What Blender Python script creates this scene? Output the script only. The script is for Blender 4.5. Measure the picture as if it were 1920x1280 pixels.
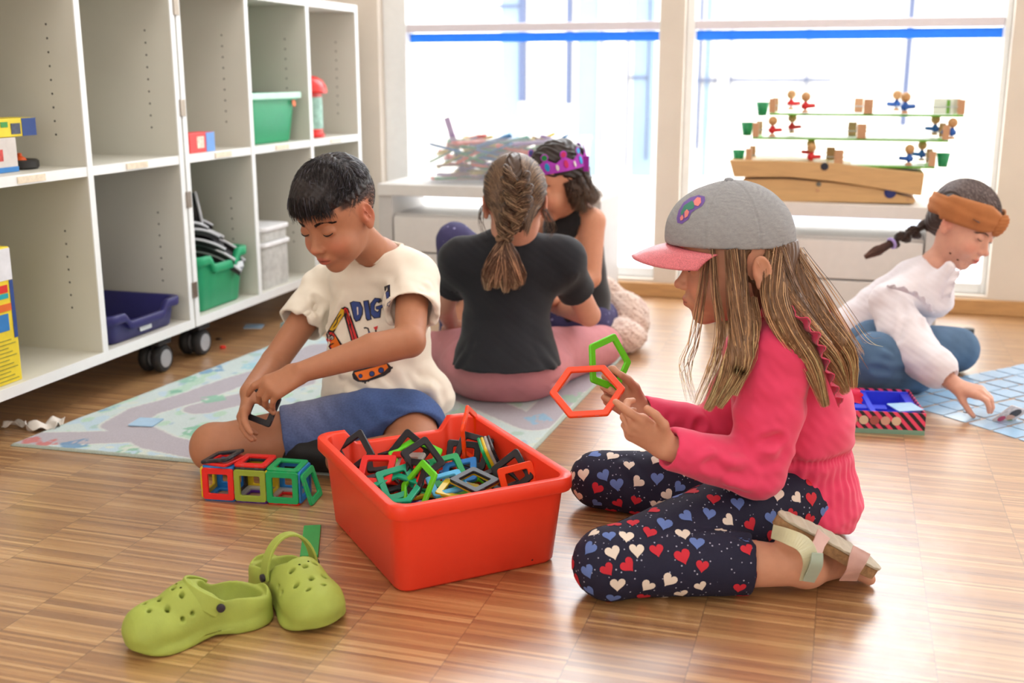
import bpy, math, random
import numpy as np
from math import radians as R, sin, cos, pi
from mathutils import Vector, Matrix
from mathutils.bvhtree import BVHTree
random.seed(7); rng = np.random.default_rng(7)
S = bpy.context.scene
for o in list(bpy.data.objects): bpy.data.objects.remove(o)
C = S.collection
# ------------------------------------------------------------------ camera, world, lights, exposure
FPX, TH, HC, YAW = 2098.0, R(13.4), 0.80, R(16.5)
cd = bpy.data.cameras.new('camera'); cam = bpy.data.objects.new('camera', cd); C.objects.link(cam)
cam.location = (0, 0, HC); cam.rotation_euler = (pi/2-TH, 0, YAW)
cd.sensor_width = 36; cd.lens = 36*FPX/1920; cd.clip_start = .05; cd.clip_end = 200
cd.dof.use_dof = True; cd.dof.focus_distance = 1.95; cd.dof.aperture_fstop = 3.6
S.camera = cam
S.view_settings.view_transform = 'Standard'; S.view_settings.look = 'None'
S.view_settings.gamma = 1; S.view_settings.exposure = 0.0; S.view_settings.use_curve_mapping = False
w = bpy.data.worlds.new('world'); S.world = w; w.use_nodes = True
bg = w.node_tree.nodes['Background']; bg.inputs[0].default_value = (.93, .965, 1, 1); bg.inputs[1].default_value = 7.2
def area(name, loc, rot, sx, sy, power, col=(1, 1, 1), portal=False, spread=180):
    l = bpy.data.lights.new(name, 'AREA'); l.shape = 'RECTANGLE'; l.size = sx; l.size_y = sy; l.energy = power; l.color = col
    l.spread = R(spread)
    if portal: l.cycles.is_portal = True
    o = bpy.data.objects.new(name, l); C.objects.link(o); o.location = loc; o.rotation_euler = rot; return o
YB = 4.07
# added fill lamps behind, right and overhead
area('window_light_rear', (-.3, -2.4, 1.5), (R(90), 0, 0), 3.6, 2.0, 50, (1, .985, .96))
area('window_light_side', (2.85, 1.6, 1.5), (R(90), 0, R(90)), 3.4, 2.0, 36, (1, .98, .95))
area('ceiling_light_near', (-.6, 1.2, 2.72), (0, 0, 0), 1.2, 2.4, 18, (1, .98, .95))
area('ceiling_light_far', (-.3, 3.0, 2.72), (0, 0, 0), 2.4, .8, 8, (1, .98, .95))
for nm, x0, x1 in (('a', -1.64, -.66), ('b', -.55, .47), ('c', .95, 2.4)):
    area('window_portal_'+nm, ((x0+x1)/2, YB+.09, 1.27), (R(-90), 0, 0), x1-x0, 2.4, 1, portal=True)
# ------------------------------------------------------------------ picture geometry of the photograph
def ray(u, v):
    x = (u-960)/FPX; y = (640-v)/FPX
    h = (x, cos(TH)+y*sin(TH), -sin(TH)+y*cos(TH)); c, s = cos(YAW), sin(YAW)
    return np.array([c*h[0]-s*h[1], s*h[0]+c*h[1], h[2]]), h[1]
O0 = np.array([0, 0, HC])
def P(u, v, D):
    r, f = ray(u, v); return O0+r*D/f
def Zp(u, v, z=0.):
    r, f = ray(u, v); return O0+r*(z-HC)/r[2]
def Xp(u, v, x):
    r, f = ray(u, v); return O0+r*x/r[0]
def Yp(u, v, y):
    r, f = ray(u, v); return O0+r*y/r[1]
def hd(x, y, z=0.):      # a direction given relative to where the lens looks: right, away, up
    c, s = cos(YAW), sin(YAW); return np.array([c*x-s*y, s*x+c*y, z])
def G(u, D, z=0.):      # the point of picture column u at distance D and height z
    zc = D*cos(TH)-(z-HC)*sin(TH); return np.array([0, 0, z])+hd((u-960)/FPX*zc, D)
V = lambda *a: np.array(a, float)
# ------------------------------------------------------------------ colours and materials
def lin(c):
    c = np.array(c, float)/255.; return np.where(c <= .04045, c/12.92, ((c+.055)/1.055)**2.4)
def L4(c): return (*lin(c), 1.)
MATS = {}
def mat(name, rgb=None, rough=.5, metal=0, coat=0, var=.06, vscale=40, bump=0, bscale=200, alpha=1, trans=0, ior=1.45, attr=False, sss=0, sheen=0, emit=0, spec=.5, stretch=None):
    if name in MATS: return MATS[name]
    m = bpy.data.materials.new(name); m.use_nodes = True; n = m.node_tree.nodes; l = m.node_tree.links; b = n['Principled BSDF']
    tc = n.new('ShaderNodeTexCoord'); src = tc.outputs['Object']
    if stretch:
        mp = n.new('ShaderNodeMapping'); mp.inputs['Scale'].default_value = stretch; l.new(src, mp.inputs[0]); src = mp.outputs[0]
    no = n.new('ShaderNodeTexNoise'); no.inputs['Scale'].default_value = vscale; no.inputs['Detail'].default_value = 4; l.new(src, no.inputs['Vector'])
    mx = n.new('ShaderNodeMix'); mx.data_type = 'RGBA'; mx.blend_type = 'MULTIPLY'; mx.inputs[0].default_value = 1
    mr = n.new('ShaderNodeMapRange'); mr.inputs[1].default_value = .3; mr.inputs[2].default_value = .7; mr.inputs[3].default_value = 1-var; mr.inputs[4].default_value = 1+var
    l.new(no.outputs[0], mr.inputs[0]); l.new(mr.outputs[0], mx.inputs[7])
    if attr:
        at = n.new('ShaderNodeAttribute'); at.attribute_name = 'Col'; l.new(at.outputs['Color'], mx.inputs[6])
    else: mx.inputs[6].default_value = L4(rgb)
    l.new(mx.outputs[2], b.inputs['Base Color'])
    b.inputs['Roughness'].default_value = rough; b.inputs['Metallic'].default_value = metal; b.inputs['Coat Weight'].default_value = coat
    b.inputs['Coat Roughness'].default_value = .15; b.inputs['Specular IOR Level'].default_value = spec
    b.inputs['Alpha'].default_value = alpha; b.inputs['Transmission Weight'].default_value = trans; b.inputs['IOR'].default_value = ior
    if sss:
        b.inputs['Subsurface Weight'].default_value = sss; b.inputs['Subsurface Radius'].default_value = (.9, .35, .2); b.inputs['Subsurface Scale'].default_value = .006
    if sheen: b.inputs['Sheen Weight'].default_value = sheen; b.inputs['Sheen Roughness'].default_value = .5
    if emit: b.inputs['Emission Strength'].default_value = emit; b.inputs['Emission Color'].default_value = L4(rgb)
    if bump:
        n2 = n.new('ShaderNodeTexNoise'); n2.inputs['Scale'].default_value = bscale; n2.inputs['Detail'].default_value = 2; l.new(src, n2.inputs['Vector'])
        bp = n.new('ShaderNodeBump'); bp.inputs['Strength'].default_value = bump; bp.inputs['Distance'].default_value = .002; l.new(n2.outputs[0], bp.inputs['Height']); l.new(bp.outputs[0], b.inputs['Normal'])
    MATS[name] = m; return m
# ------------------------------------------------------------------ object helpers
def raw_mesh(name, v, f4=None, f3=None, mats=(), mi=None, smooth=True, col=None):
    me = bpy.data.meshes.new(name); v = np.asarray(v, np.float32)
    f4 = np.zeros((0, 4), np.int32) if f4 is None else np.asarray(f4, np.int32).reshape(-1, 4)
    f3 = np.zeros((0, 3), np.int32) if f3 is None else np.asarray(f3, np.int32).reshape(-1, 3)
    me.vertices.add(len(v)); me.vertices.foreach_set('co', v.ravel())
    nl = f4.size+f3.size; me.loops.add(nl); me.loops.foreach_set('vertex_index', np.concatenate([f4.ravel(), f3.ravel()]))
    npol = len(f4)+len(f3); me.polygons.add(npol)
    st = np.concatenate([np.arange(len(f4))*4, f4.size+np.arange(len(f3))*3]).astype(np.int32)
    me.polygons.foreach_set('loop_start', st)
    me.polygons.foreach_set('use_smooth', np.full(npol, smooth))
    for m in mats: me.materials.append(m)
    if mi is not None: me.polygons.foreach_set('material_index', np.asarray(mi, np.int32))
    me.update(calc_edges=True)
    if col is not None:
        a = me.color_attributes.new('Col', 'FLOAT_COLOR', 'POINT'); c4 = np.ones((len(v), 4), np.float32); c4[:, :3] = col; a.data.foreach_set('color', c4.ravel())
    return me
def props(o, label=None, cat=None, group=None, kind=None):
    if label: o['label'] = label
    if cat: o['category'] = cat
    if group: o['group'] = group
    if kind: o['kind'] = kind
    return o
def link(name, me, parent=None, loc=None, rot=None, **k):
    o = bpy.data.objects.new(name, me); C.objects.link(o)
    if parent is not None: o.parent = parent
    if loc is not None: o.location = loc
    if rot is not None: o.rotation_euler = rot
    return props(o, **k)
def empty(name, loc, rz=0, rot=None, **k):
    o = bpy.data.objects.new(name, None); C.objects.link(o); o.location = loc; o.rotation_euler = rot or (0, 0, rz); o.empty_display_size = .05
    return props(o, **k)
class MB:                                   # collects shapes of one part, then links them as ONE mesh
    def __init__(s): s.v = []; s.f = []; s.mi = []; s.m = 0
    def add(s, v, f):
        b = len(s.v); s.v += [tuple(map(float, p)) for p in v]; s.f += [tuple(b+i for i in q) for q in f]; s.mi += [s.m]*len(f); return s
    def box(s, x0, y0, z0, x1, y1, z1, M=None):
        v = [(x, y, z) for x in (x0, x1) for y in (y0, y1) for z in (z0, z1)]
        if M is not None: v = [M @ Vector(p) for p in v]
        return s.add(v, [(0, 1, 3, 2), (4, 6, 7, 5), (0, 4, 5, 1), (2, 3, 7, 6), (0, 2, 6, 4), (1, 5, 7, 3)])
    def prism(s, poly, z0, z1, M=None, inset=0):        # polygon in x,y run along z
        n = len(poly); v = [(x, y, z0) for x, y in poly]+[(x, y, z1) for x, y in poly]
        if M is not None: v = [M @ Vector(p) for p in v]
        return s.add(v, [tuple(range(n))[::-1], tuple(range(n, 2*n))]+[(i, (i+1) % n, n+(i+1) % n, n+i) for i in range(n)])
    def ring(s, outer, inner, z0, z1, M=None):          # a frame: two loops of equal count
        n = len(outer); v = [(x, y, z) for z in (z0, z1) for L in (outer, inner) for x, y in L]
        if M is not None: v = [M @ Vector(p) for p in v]
        f = []
        for i in range(n):
            j = (i+1) % n
            f += [(i, j, n+j, n+i)[::-1], (2*n+i, 2*n+j, 3*n+j, 3*n+i), (i, j, 2*n+j, 2*n+i), (n+j, n+i, 3*n+i, 3*n+j)]
        return s.add(v, f)
    def tube(s, pts, r, n=8, flat=1., up=None, caps=True):
        pts = [np.array(p, float) for p in pts]; m = len(pts); rr = r if hasattr(r, '__len__') else [r]*m
        T = [pts[min(i+1, m-1)]-pts[max(i-1, 0)] for i in range(m)]
        u = np.array(up if up is not None else (0, 0, 1), float); vs = []
        for i in range(m):
            t = T[i]/(np.linalg.norm(T[i])+1e-12)
            a = np.cross(t, u)
            if np.linalg.norm(a) < 1e-3: a = np.cross(t, (1, .3, 0))
            a /= np.linalg.norm(a); b = np.cross(a, t)
            if up is None: u = b
            for k in range(n):
                q = 2*pi*k/n; vs.append(pts[i]+rr[i]*(cos(q)*a+flat*sin(q)*b))
        f = [(i*n+k, i*n+(k+1) % n, (i+1)*n+(k+1) % n, (i+1)*n+k) for i in range(m-1) for k in range(n)]
        if caps: f += [tuple(range(n))[::-1], tuple((m-1)*n+k for k in range(n))]
        return s.add(vs, f)
    def lathe(s, prof, n=24, M=None, c=(0, 0, 0)):      # (r, z) profile about z
        v = []; m = len(prof)
        for r, z in prof:
            for k in range(n): q = 2*pi*k/n; v.append((c[0]+r*cos(q), c[1]+r*sin(q), c[2]+z))
        if M is not None: v = [M @ Vector(p) for p in v]
        f = [(i*n+k, i*n+(k+1) % n, (i+1)*n+(k+1) % n, (i+1)*n+k) for i in range(m-1) for k in range(n)]
        f += [tuple(range(n))[::-1], tuple((m-1)*n+k for k in range(n))]
        return s.add(v, f)
    def ball(s, c, r, n=16, sc=(1, 1, 1)):
        pr = [(sin(pi*i/n), -cos(pi*i/n)) for i in range(n+1)]; pr[0] = (1e-4, -1); pr[-1] = (1e-4, 1)
        M = Matrix.Translation(c) @ Matrix.Diagonal((r*sc[0], r*sc[1], r*sc[2], 1)); return s.lathe(pr, 2*n, M)
    def mesh(s, name, mats, smooth=False):
        me = bpy.data.meshes.new(name); me.from_pydata(s.v, [], s.f)
        for m in (mats if isinstance(mats, (list, tuple)) else [mats]): me.materials.append(m)
        me.polygons.foreach_set('material_index', s.mi); me.polygons.foreach_set('use_smooth', [smooth]*len(s.f)); me.update(); return me
    def obj(s, name, mats, parent=None, smooth=False, bevel=0, seg=2, off=None, sub=0, **k):
        if off is not None: s.v = [tuple(np.array(p)-off) for p in s.v]
        o = link(name, s.mesh(name, mats, smooth), parent, **k)
        if bevel:
            b = o.modifiers.new('b', 'BEVEL'); b.width = bevel; b.segments = seg; b.limit_method = 'ANGLE'; b.angle_limit = R(38)
            if smooth is None or smooth: pass
        if sub: q = o.modifiers.new('s', 'SUBSURF'); q.levels = q.render_levels = sub
        return o
def auto_smooth(o, ang=40):
    me = o.data; me.polygons.foreach_set('use_smooth', [True]*len(me.polygons)); me.set_sharp_from_angle(angle=R(ang))
def copy_tree(o, parent=None):
    c = o.copy(); C.objects.link(c)
    if parent is not None: c.parent = parent
    for ch in o.children: copy_tree(ch, c)
    return c
def rrect(w_, h_, r, n=4, cx=0, cy=0):
    p = []
    for sx, sy, a0 in ((1, 1, 0), (-1, 1, 90), (-1, -1, 180), (1, -1, 270)):
        for i in range(n+1):
            a = R(a0+90*i/n); p.append((cx+sx*(w_/2-r)+r*cos(a), cy+sy*(h_/2-r)+r*sin(a)))
    return p
# ------------------------------------------------------------------ clay: signed distance shapes turned into one skin by surface nets
def rot_to(axis_y, up=(0, 0, 1)):            # columns: right, forward, up
    f = np.array(axis_y, float); f /= np.linalg.norm(f); u = np.array(up, float); r = np.cross(f, u); r /= np.linalg.norm(r); u = np.cross(r, f)
    return np.stack([r, f, u], 1)
class Clay:
    def __init__(s): s.p = []
    def _a(s, fn, lo, hi, op, k): s.p.append((fn, np.array(lo, float)-k, np.array(hi, float)+k, op, k)); return s
    def cap(s, a, b, ra, rb=None, k=.01, op='u', flat=None):      # tapered capsule; flat=(dir, factor) squashes it along dir
        a = np.array(a, float); b = np.array(b, float); rb = ra if rb is None else rb; d = b-a; L2 = d @ d+1e-12
        if flat is None:
            def fn(q):
                t = np.clip((q-a) @ d/L2, 0, 1); return np.linalg.norm(q-a-t[:, None]*d, axis=1)-(ra+(rb-ra)*t)
        else:
            ax = np.array(flat[0], float); ax /= np.linalg.norm(ax); g = flat[1]
            def fn(q):
                t = np.clip((q-a) @ d/L2, 0, 1); w_ = q-a-t[:, None]*d; c = w_ @ ax; w_ = w_+np.outer(c*(1/g-1), ax)
                return (np.linalg.norm(w_, axis=1)-(ra+(rb-ra)*t))*min(1, (1+g)/2)
        m = max(ra, rb)*(1 if flat is None else max(1, flat[1])); return s._a(fn, np.minimum(a, b)-m, np.maximum(a, b)+m, op, k)
    def chain(s, pts, rs, k=.01, op='u'):
        for i in range(len(pts)-1): s.cap(pts[i], pts[i+1], rs[i], rs[i+1], k if i == 0 else min(k, .006), op)
        return s
    def ell(s, c, r, M=None, k=.01, op='u'):
        c = np.array(c, float); r = np.array(r, float) if hasattr(r, '__len__') else np.full(3, r, float); M = np.eye(3) if M is None else np.array(M)
        def fn(q):
            l_ = (q-c) @ M; k0 = np.linalg.norm(l_/r, axis=1); k1 = np.linalg.norm(l_/(r*r), axis=1)+1e-9; return k0*(k0-1)/k1
        e = np.abs(M) @ r; return s._a(fn, c-e, c+e, op, k)
    def box(s, c, h, M=None, rd=.005, k=.01, op='u'):
        c = np.array(c, float); h = np.array(h, float); M = np.eye(3) if M is None else np.array(M)
        def fn(q):
            l_ = np.abs((q-c) @ M)-(h-rd); return np.linalg.norm(np.maximum(l_, 0), axis=1)+np.minimum(l_.max(1), 0)-rd
        e = np.abs(M) @ h; return s._a(fn, c-e, c+e, op, k)
    def cut(s, c, n, k=.002, rad=9):           # take away the half space on the side n points to (within rad of c)
        c = np.array(c, float); n = np.array(n, float); n /= np.linalg.norm(n)
        if rad > 5: fn = lambda q: -((q-c) @ n)
        else: fn = lambda q: np.maximum(-((q-c) @ n), np.linalg.norm(q-c, axis=1)-rad)
        return s._a(fn, c-rad, c+rad, 's', k)
    def put(s, o, M, c, sc=1.):                 # place another clay, given in its own frame
        M = np.array(M); c = np.array(c, float)
        for fn, lo, hi, op, k in o.p:
            cs = np.array([[x, y, z] for x in (lo[0], hi[0]) for y in (lo[1], hi[1]) for z in (lo[2], hi[2])])*sc @ M.T+c
            s.p.append(((lambda q, fn=fn: fn((q-c) @ M/sc)*sc), cs.min(0), cs.max(0), op, k*sc))
        return s
    def ev(s, q, lo=None, hi=None):
        d = np.full(len(q), 1., float)
        for fn, l_, h_, op, k in s.p:
            if lo is not None and ((l_ > hi).any() or (h_ < lo).any()): continue
            e = fn(q)
            if op == 'u':
                h1 = np.maximum(k-np.abs(d-e), 0)/max(k, 1e-6); d = np.minimum(d, e)-h1*h1*k*.25
            elif op == 's':
                e = -e; h1 = np.maximum(k-np.abs(d-e), 0)/max(k, 1e-6); d = np.maximum(d, e)+h1*h1*k*.25
            else: d = np.maximum(d, e)
        return d
    def skin(s, h, disp=None):
        us = [p for p in s.p if p[3] == 'u']; lo = np.min([p[1] for p in us], 0)-2*h; hi = np.max([p[2] for p in us], 0)+2*h
        Bn = 12; nb = np.ceil((hi-lo)/(h*Bn)).astype(int); bs = h*Bn
        I = np.stack(np.meshgrid(*[np.arange(n) for n in nb], indexing='ij'), -1).reshape(-1, 3)
        cen = lo+(I+.5)*bs; d = np.full(len(cen), 9.)
        for q0 in range(0, len(cen), 200000): d[q0:q0+200000] = s.ev(cen[q0:q0+200000])
        rad = bs*.5*1.7321; I = I[(d < rad*1.5+.004) & (d > -rad*1.9-.004)]
        g = np.arange(Bn+1); G = np.stack(np.meshgrid(g, g, g, indexing='ij'), -1).reshape(-1, 3).astype(float)
        N = nb*Bn+2; keys = []; pos = []; quads = []; key = lambda c: (c[:, 0]*N[1]+c[:, 1])*N[2]+c[:, 2]
        cor = [(a, b, c) for a in (0, 1) for b in (0, 1) for c in (0, 1)]
        eds = [(i, j) for i in range(8) for j in range(i+1, 8) if sum(abs(cor[i][t]-cor[j][t]) for t in range(3)) == 1]
        for bi in I:
            bl = lo+bi*bs; val = s.ev(bl+G*h, bl-h, bl+bs+h).reshape(Bn+1, Bn+1, Bn+1); ins = val < 0
            if not ins.any() or ins.all(): continue
            cv = [val[a:Bn+a, b:Bn+b, c:Bn+c] for a, b, c in cor]; ci = [x < 0 for x in cv]; cnt = sum(x.astype(int) for x in ci)
            act = (cnt > 0) & (cnt < 8); idx = np.argwhere(act); vals = np.stack([x[act] for x in cv], 1)
            sm = np.zeros((len(idx), 3)); wt = np.zeros(len(idx))
            for i, j in eds:
                a, b = vals[:, i], vals[:, j]; x = (a < 0) != (b < 0); t = np.where(x, a/np.where(x, a-b, 1), 0)
                p = np.array(cor[i])+t[:, None]*(np.array(cor[j])-np.array(cor[i])); sm += p*x[:, None]; wt += x
            cell = idx+bi*Bn; keys.append(key(cell)); pos.append(lo+(cell+sm/wt[:, None])*h)
            for ax in range(3):
                sl0 = [slice(0, Bn)]*3; sl1 = list(sl0); sl1[ax] = slice(1, Bn+1)
                a = ins[tuple(sl0)]; b = ins[tuple(sl1)]; e = np.argwhere(a != b)
                if not len(e): continue
                fl = a[a != b]; c = e+bi*Bn; o1, o2 = (ax+1) % 3, (ax+2) % 3; d1 = np.zeros(3, int); d1[o1] = 1; d2 = np.zeros(3, int); d2[o2] = 1
                q = np.stack([key(c-d1-d2), key(c-d2), key(c), key(c-d1)], 1); q[~fl] = q[~fl][:, ::-1]; quads.append(q)
        keys = np.concatenate(keys); pos = np.concatenate(pos); quads = np.concatenate(quads)
        o = np.argsort(keys); ks = keys[o]; ii = np.clip(np.searchsorted(ks, quads), 0, len(ks)-1); ok = (ks[ii] == quads).all(1); f = o[ii[ok]]
        if np.einsum('ij,ij->i', pos[f[:, 0]], np.cross(pos[f[:, 1]], pos[f[:, 2]])+np.cross(pos[f[:, 2]], pos[f[:, 3]])).sum() < 0: f = f[:, ::-1]
        # light smoothing of the net
        for _ in range(2):
            acc = np.zeros_like(pos); n_ = np.zeros(len(pos))
            for a, b in ((0, 1), (1, 2), (2, 3), (3, 0)):
                np.add.at(acc, f[:, a], pos[f[:, b]]); np.add.at(acc, f[:, b], pos[f[:, a]]); np.add.at(n_, f[:, a], 1); np.add.at(n_, f[:, b], 1)
            pos = pos*.5+.5*acc/np.maximum(n_, 1)[:, None]
        if disp is not None:
            nn = normals(pos, f); pos = pos+nn*disp(pos, nn)[:, None]
        return pos, f
def normals(v, f):
    n = np.cross(v[f[:, 2]]-v[f[:, 0]], v[f[:, 3]]-v[f[:, 1]]); o = np.zeros_like(v)
    for i in range(4): np.add.at(o, f[:, i], n)
    return o/(np.linalg.norm(o, axis=1)[:, None]+1e-12)
def seg_d(p, a, b):
    a = np.array(a, float); b = np.array(b, float); d = b-a; t = np.clip((p-a) @ d/(d @ d+1e-12), 0, 1); return np.linalg.norm(p-a-t[:, None]*d, axis=1)
_wv = [(rng.normal(size=3), rng.uniform(0, 6.28)) for _ in range(14)]
def wob(p, sc=10., seed=0):                  # cheap smooth noise -1..1
    o = np.zeros(len(p))
    for i in range(5):
        d, ph = _wv[(i+seed) % 14]; o += np.sin(p @ d*sc*(1+.35*i)+ph+seed)/(1+.3*i)
    return o/2.2
def folds(L):                                # L: (a, b, amp, width) cloth ridges (amp>0) and creases (amp<0)
    def fn(p, n=None):
        o = np.zeros(len(p))
        for a, b, amp, wd in L:
            d = seg_d(p, a, b)/wd; o += amp*np.exp(-d*d)-.45*amp*np.exp(-(d-1.7)**2*1.5)
        return o
    return fn
# ================================================================== THE SETTING
def parquet():
    m = bpy.data.materials.new('strip_parquet'); m.use_nodes = True; n = m.node_tree.nodes; l = m.node_tree.links; b = n['Principled BSDF']
    N = lambda t, **k: [setattr(x := n.new(t), a, c) for a, c in k.items()] and x or n.new(t)
    def M(op, a, c=None, c3=None):
        x = n.new('ShaderNodeMath'); x.operation = op
        for i, q in enumerate((a, c, c3)):
            if q is None: continue
            if isinstance(q, (int, float)): x.inputs[i].default_value = q
            else: l.new(q, x.inputs[i])
        return x.outputs[0]
    tc = n.new('ShaderNodeTexCoord'); sp = n.new('ShaderNodeSeparateXYZ'); l.new(tc.outputs['Object'], sp.inputs[0]); X, Y = sp.outputs[0], sp.outputs[1]
    W, LH = .165, .0064
    cx = M('DIVIDE', X, W); ci = M('FLOOR', cx); ry = M('DIVIDE', M('ADD', Y, M('MULTIPLY', ci, .0031)), LH); ri = M('FLOOR', ry)
    def wn(a, c):
        cb = n.new('ShaderNodeCombineXYZ'); l.new(a, cb.inputs[0]); l.new(c, cb.inputs[1]); x = n.new('ShaderNodeTexWhiteNoise'); x.noise_dimensions = '2D'; l.new(cb.outputs[0], x.inputs['Vector']); return x.outputs['Value']
    lam = wn(ci, ri); blk = wn(ci, M('FLOOR', M('DIVIDE', M('ADD', Y, M('MULTIPLY', wn(ci, M('FLOOR', .5)), .3)), .34)))
    cr = n.new('ShaderNodeValToRGB'); e = cr.color_ramp.elements; l.new(lam, cr.inputs[0])
    e[0].position = 0; e[0].color = L4((140, 98, 62)); e[1].position = 1; e[1].color = L4((200, 159, 108))
    for p, c in ((.25, (158, 113, 70)), (.5, (170, 124, 78)), (.75, (181, 136, 86))): q = e.new(p); q.color = L4(c)
    mp = n.new('ShaderNodeMapping'); mp.inputs['Scale'].default_value = (3, 60, 1); l.new(tc.outputs['Object'], mp.inputs[0])
    no = n.new('ShaderNodeTexNoise'); no.inputs['Scale'].default_value = 6; no.inputs['Detail'].default_value = 5; l.new(mp.outputs[0], no.inputs[0])
    fac = M('ADD', M('MULTIPLY', no.outputs[0], .35), M('ADD', M('MULTIPLY', blk, .16), .74))
    # dark joints between lamella blocks
    fx = M('FRACT', cx); jx = M('LESS_THAN', M('MINIMUM', fx, M('SUBTRACT', 1., fx)), .006); fy = M('FRACT', ry); jy = M('LESS_THAN', fy, .07)
    fac = M('MULTIPLY', fac, M('SUBTRACT', 1., M('ADD', M('MULTIPLY', jx, .35), M('MULTIPLY', jy, .1))))
    mx = n.new('ShaderNodeMix'); mx.data_type = 'RGBA'; mx.blend_type = 'MULTIPLY'; mx.inputs[0].default_value = 1; l.new(cr.outputs[0], mx.inputs[6]); l.new(fac, mx.inputs[7]); l.new(mx.outputs[2], b.inputs['Base Color'])
    ro = n.new('ShaderNodeMapRange'); ro.inputs[3].default_value = .2; ro.inputs[4].default_value = .42; l.new(no.outputs[0], ro.inputs[0]); l.new(ro.outputs[0], b.inputs['Roughness'])
    b.inputs['Specular IOR Level'].default_value = .8; b.inputs['Coat Weight'].default_value = 1.0; b.inputs['Coat Roughness'].default_value = .37; b.inputs['Coat IOR'].default_value = 1.85
    n2 = n.new('ShaderNodeTexNoise'); n2.inputs['Scale'].default_value = 14; l.new(tc.outputs['Object'], n2.inputs[0])
    bp = n.new('ShaderNodeBump'); bp.inputs['Strength'].default_value = .12; bp.inputs['Distance'].default_value = .01
    l.new(M('ADD', n2.outputs[0], M('MULTIPLY', lam, .06)), bp.inputs['Height']); l.new(bp.outputs[0], b.inputs['Normal']); l.new(bp.outputs[0], b.inputs['Coat Normal'])
    return m
FLOOR = parquet()
def strct(name, mb, m, **k): return mb.obj(name, m, kind='structure', **k)
strct('floor', MB().box(-2.25, -2.6, -.06, 3.0, YB+.2, 0), FLOOR)
wallm = mat('wall_paint', (222, 212, 200), .85, var=.03, vscale=8, bump=.05)
woodm = mat('baseboard_wood', (196, 150, 98), .45, var=.12, vscale=12, stretch=(1, 6, 6))
whitem = mat('white_lacquer', (236, 238, 238), .35, var=.02)
strct('ceiling', MB().box(-2.25, -2.6, 2.8, 3.0, YB+.2, 2.9), mat('ceiling_paint', (240, 238, 232), .9, var=.02))
strct('wall_left', MB().box(-2.3, -2.6, 0, -2.2, YB+.2, 2.8), wallm)
strct('wall_right', MB().box(3.0, -2.6, 0, 3.1, YB+.2, 2.8), wallm)
strct('wall_rear', MB().box(-2.25, -2.7, 0, 3.0, -2.6, 2.8), wallm)
b = MB()
for x0, x1 in ((-2.25, -1.735), (-.66, -.575), (.49, .93), (2.4, 3.0)): b.box(x0, YB, 0, x1, YB+.2, 2.8)
b.box(-2.25, YB+.001, 2.47, 3.0, YB+.199, 2.8); b.box(-2.25, YB+.002, 0, 3.0, YB+.198, .062)
strct('wall_back', b, wallm)
b = MB()
for x0, x1 in ((-1.735, 3.0),): b.box(x0, YB-.022, 0, x1, YB+.0, .052)
strct('baseboard_back', b, woodm, bevel=.003)
glassm = bpy.data.materials.new('window_glass'); glassm.use_nodes = True
n_ = glassm.node_tree.nodes; n_['Principled BSDF'].inputs['Base Color'].default_value = (1, 1, 1, 1); n_['Principled BSDF'].inputs['Roughness'].default_value = 0
n_['Principled BSDF'].inputs['Alpha'].default_value = .06; n_['Principled BSDF'].inputs['IOR'].default_value = 1.45
tapem = mat('blue_tape', (70, 170, 240), .5, var=.04)
tn = tapem.node_tree; tb_ = tn.nodes['Principled BSDF']; tt = tn.nodes.new('ShaderNodeBsdfTranslucent'); tt.inputs[0].default_value = L4((50, 150, 235)); tx = tn.nodes.new('ShaderNodeMixShader'); tx.inputs[0].default_value = .45
tn.links.new(tb_.outputs[0], tx.inputs[1]); tn.links.new(tt.outputs[0], tx.inputs[2]); tn.links.new(tx.outputs[0], tn.nodes['Material Output'].inputs[0])
for i, (x0, x1) in enumerate(((-1.735, -.66), (-.575, .49), (.93, 2.4))):
    r_ = empty('window_%d' % (i+1), ((x0+x1)/2, YB+.08, .06), kind='structure'); off = V(*r_.location)
    l_, r2 = (.095, .012) if i == 0 else (.03, .02) if i == 1 else (.03, .03)
    fr = MB().box(x0, YB+.045, .062, x0+l_, YB+.15, 2.47).box(x1-r2, YB+.045, .062, x1, YB+.15, 2.47).box(x0+l_, YB+.045, .062, x1-r2, YB+.15, .098).box(x0+l_, YB+.045, 2.4, x1-r2, YB+.15, 2.47)
    fr.obj('window_frame', whitem, r_, bevel=.004, off=off)
    MB().box(x0+l_, YB+.05, .957, x1-r2, YB+.12, .987).obj('transom', mat('transom_paint', (222, 216, 224), .5, var=.02), r_, bevel=.004, off=off)
    MB().box(x0+l_, YB+.095, .1, x1-r2, YB+.101, 2.4).obj('glass_pane', glassm, r_, off=off)
    MB().box(x0+l_+.001, YB+.088, .92, x1-r2-.001, YB+.092, .953).obj('tape_strip', tapem, r_, off=off, label='blue tape strip across the glass')
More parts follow.
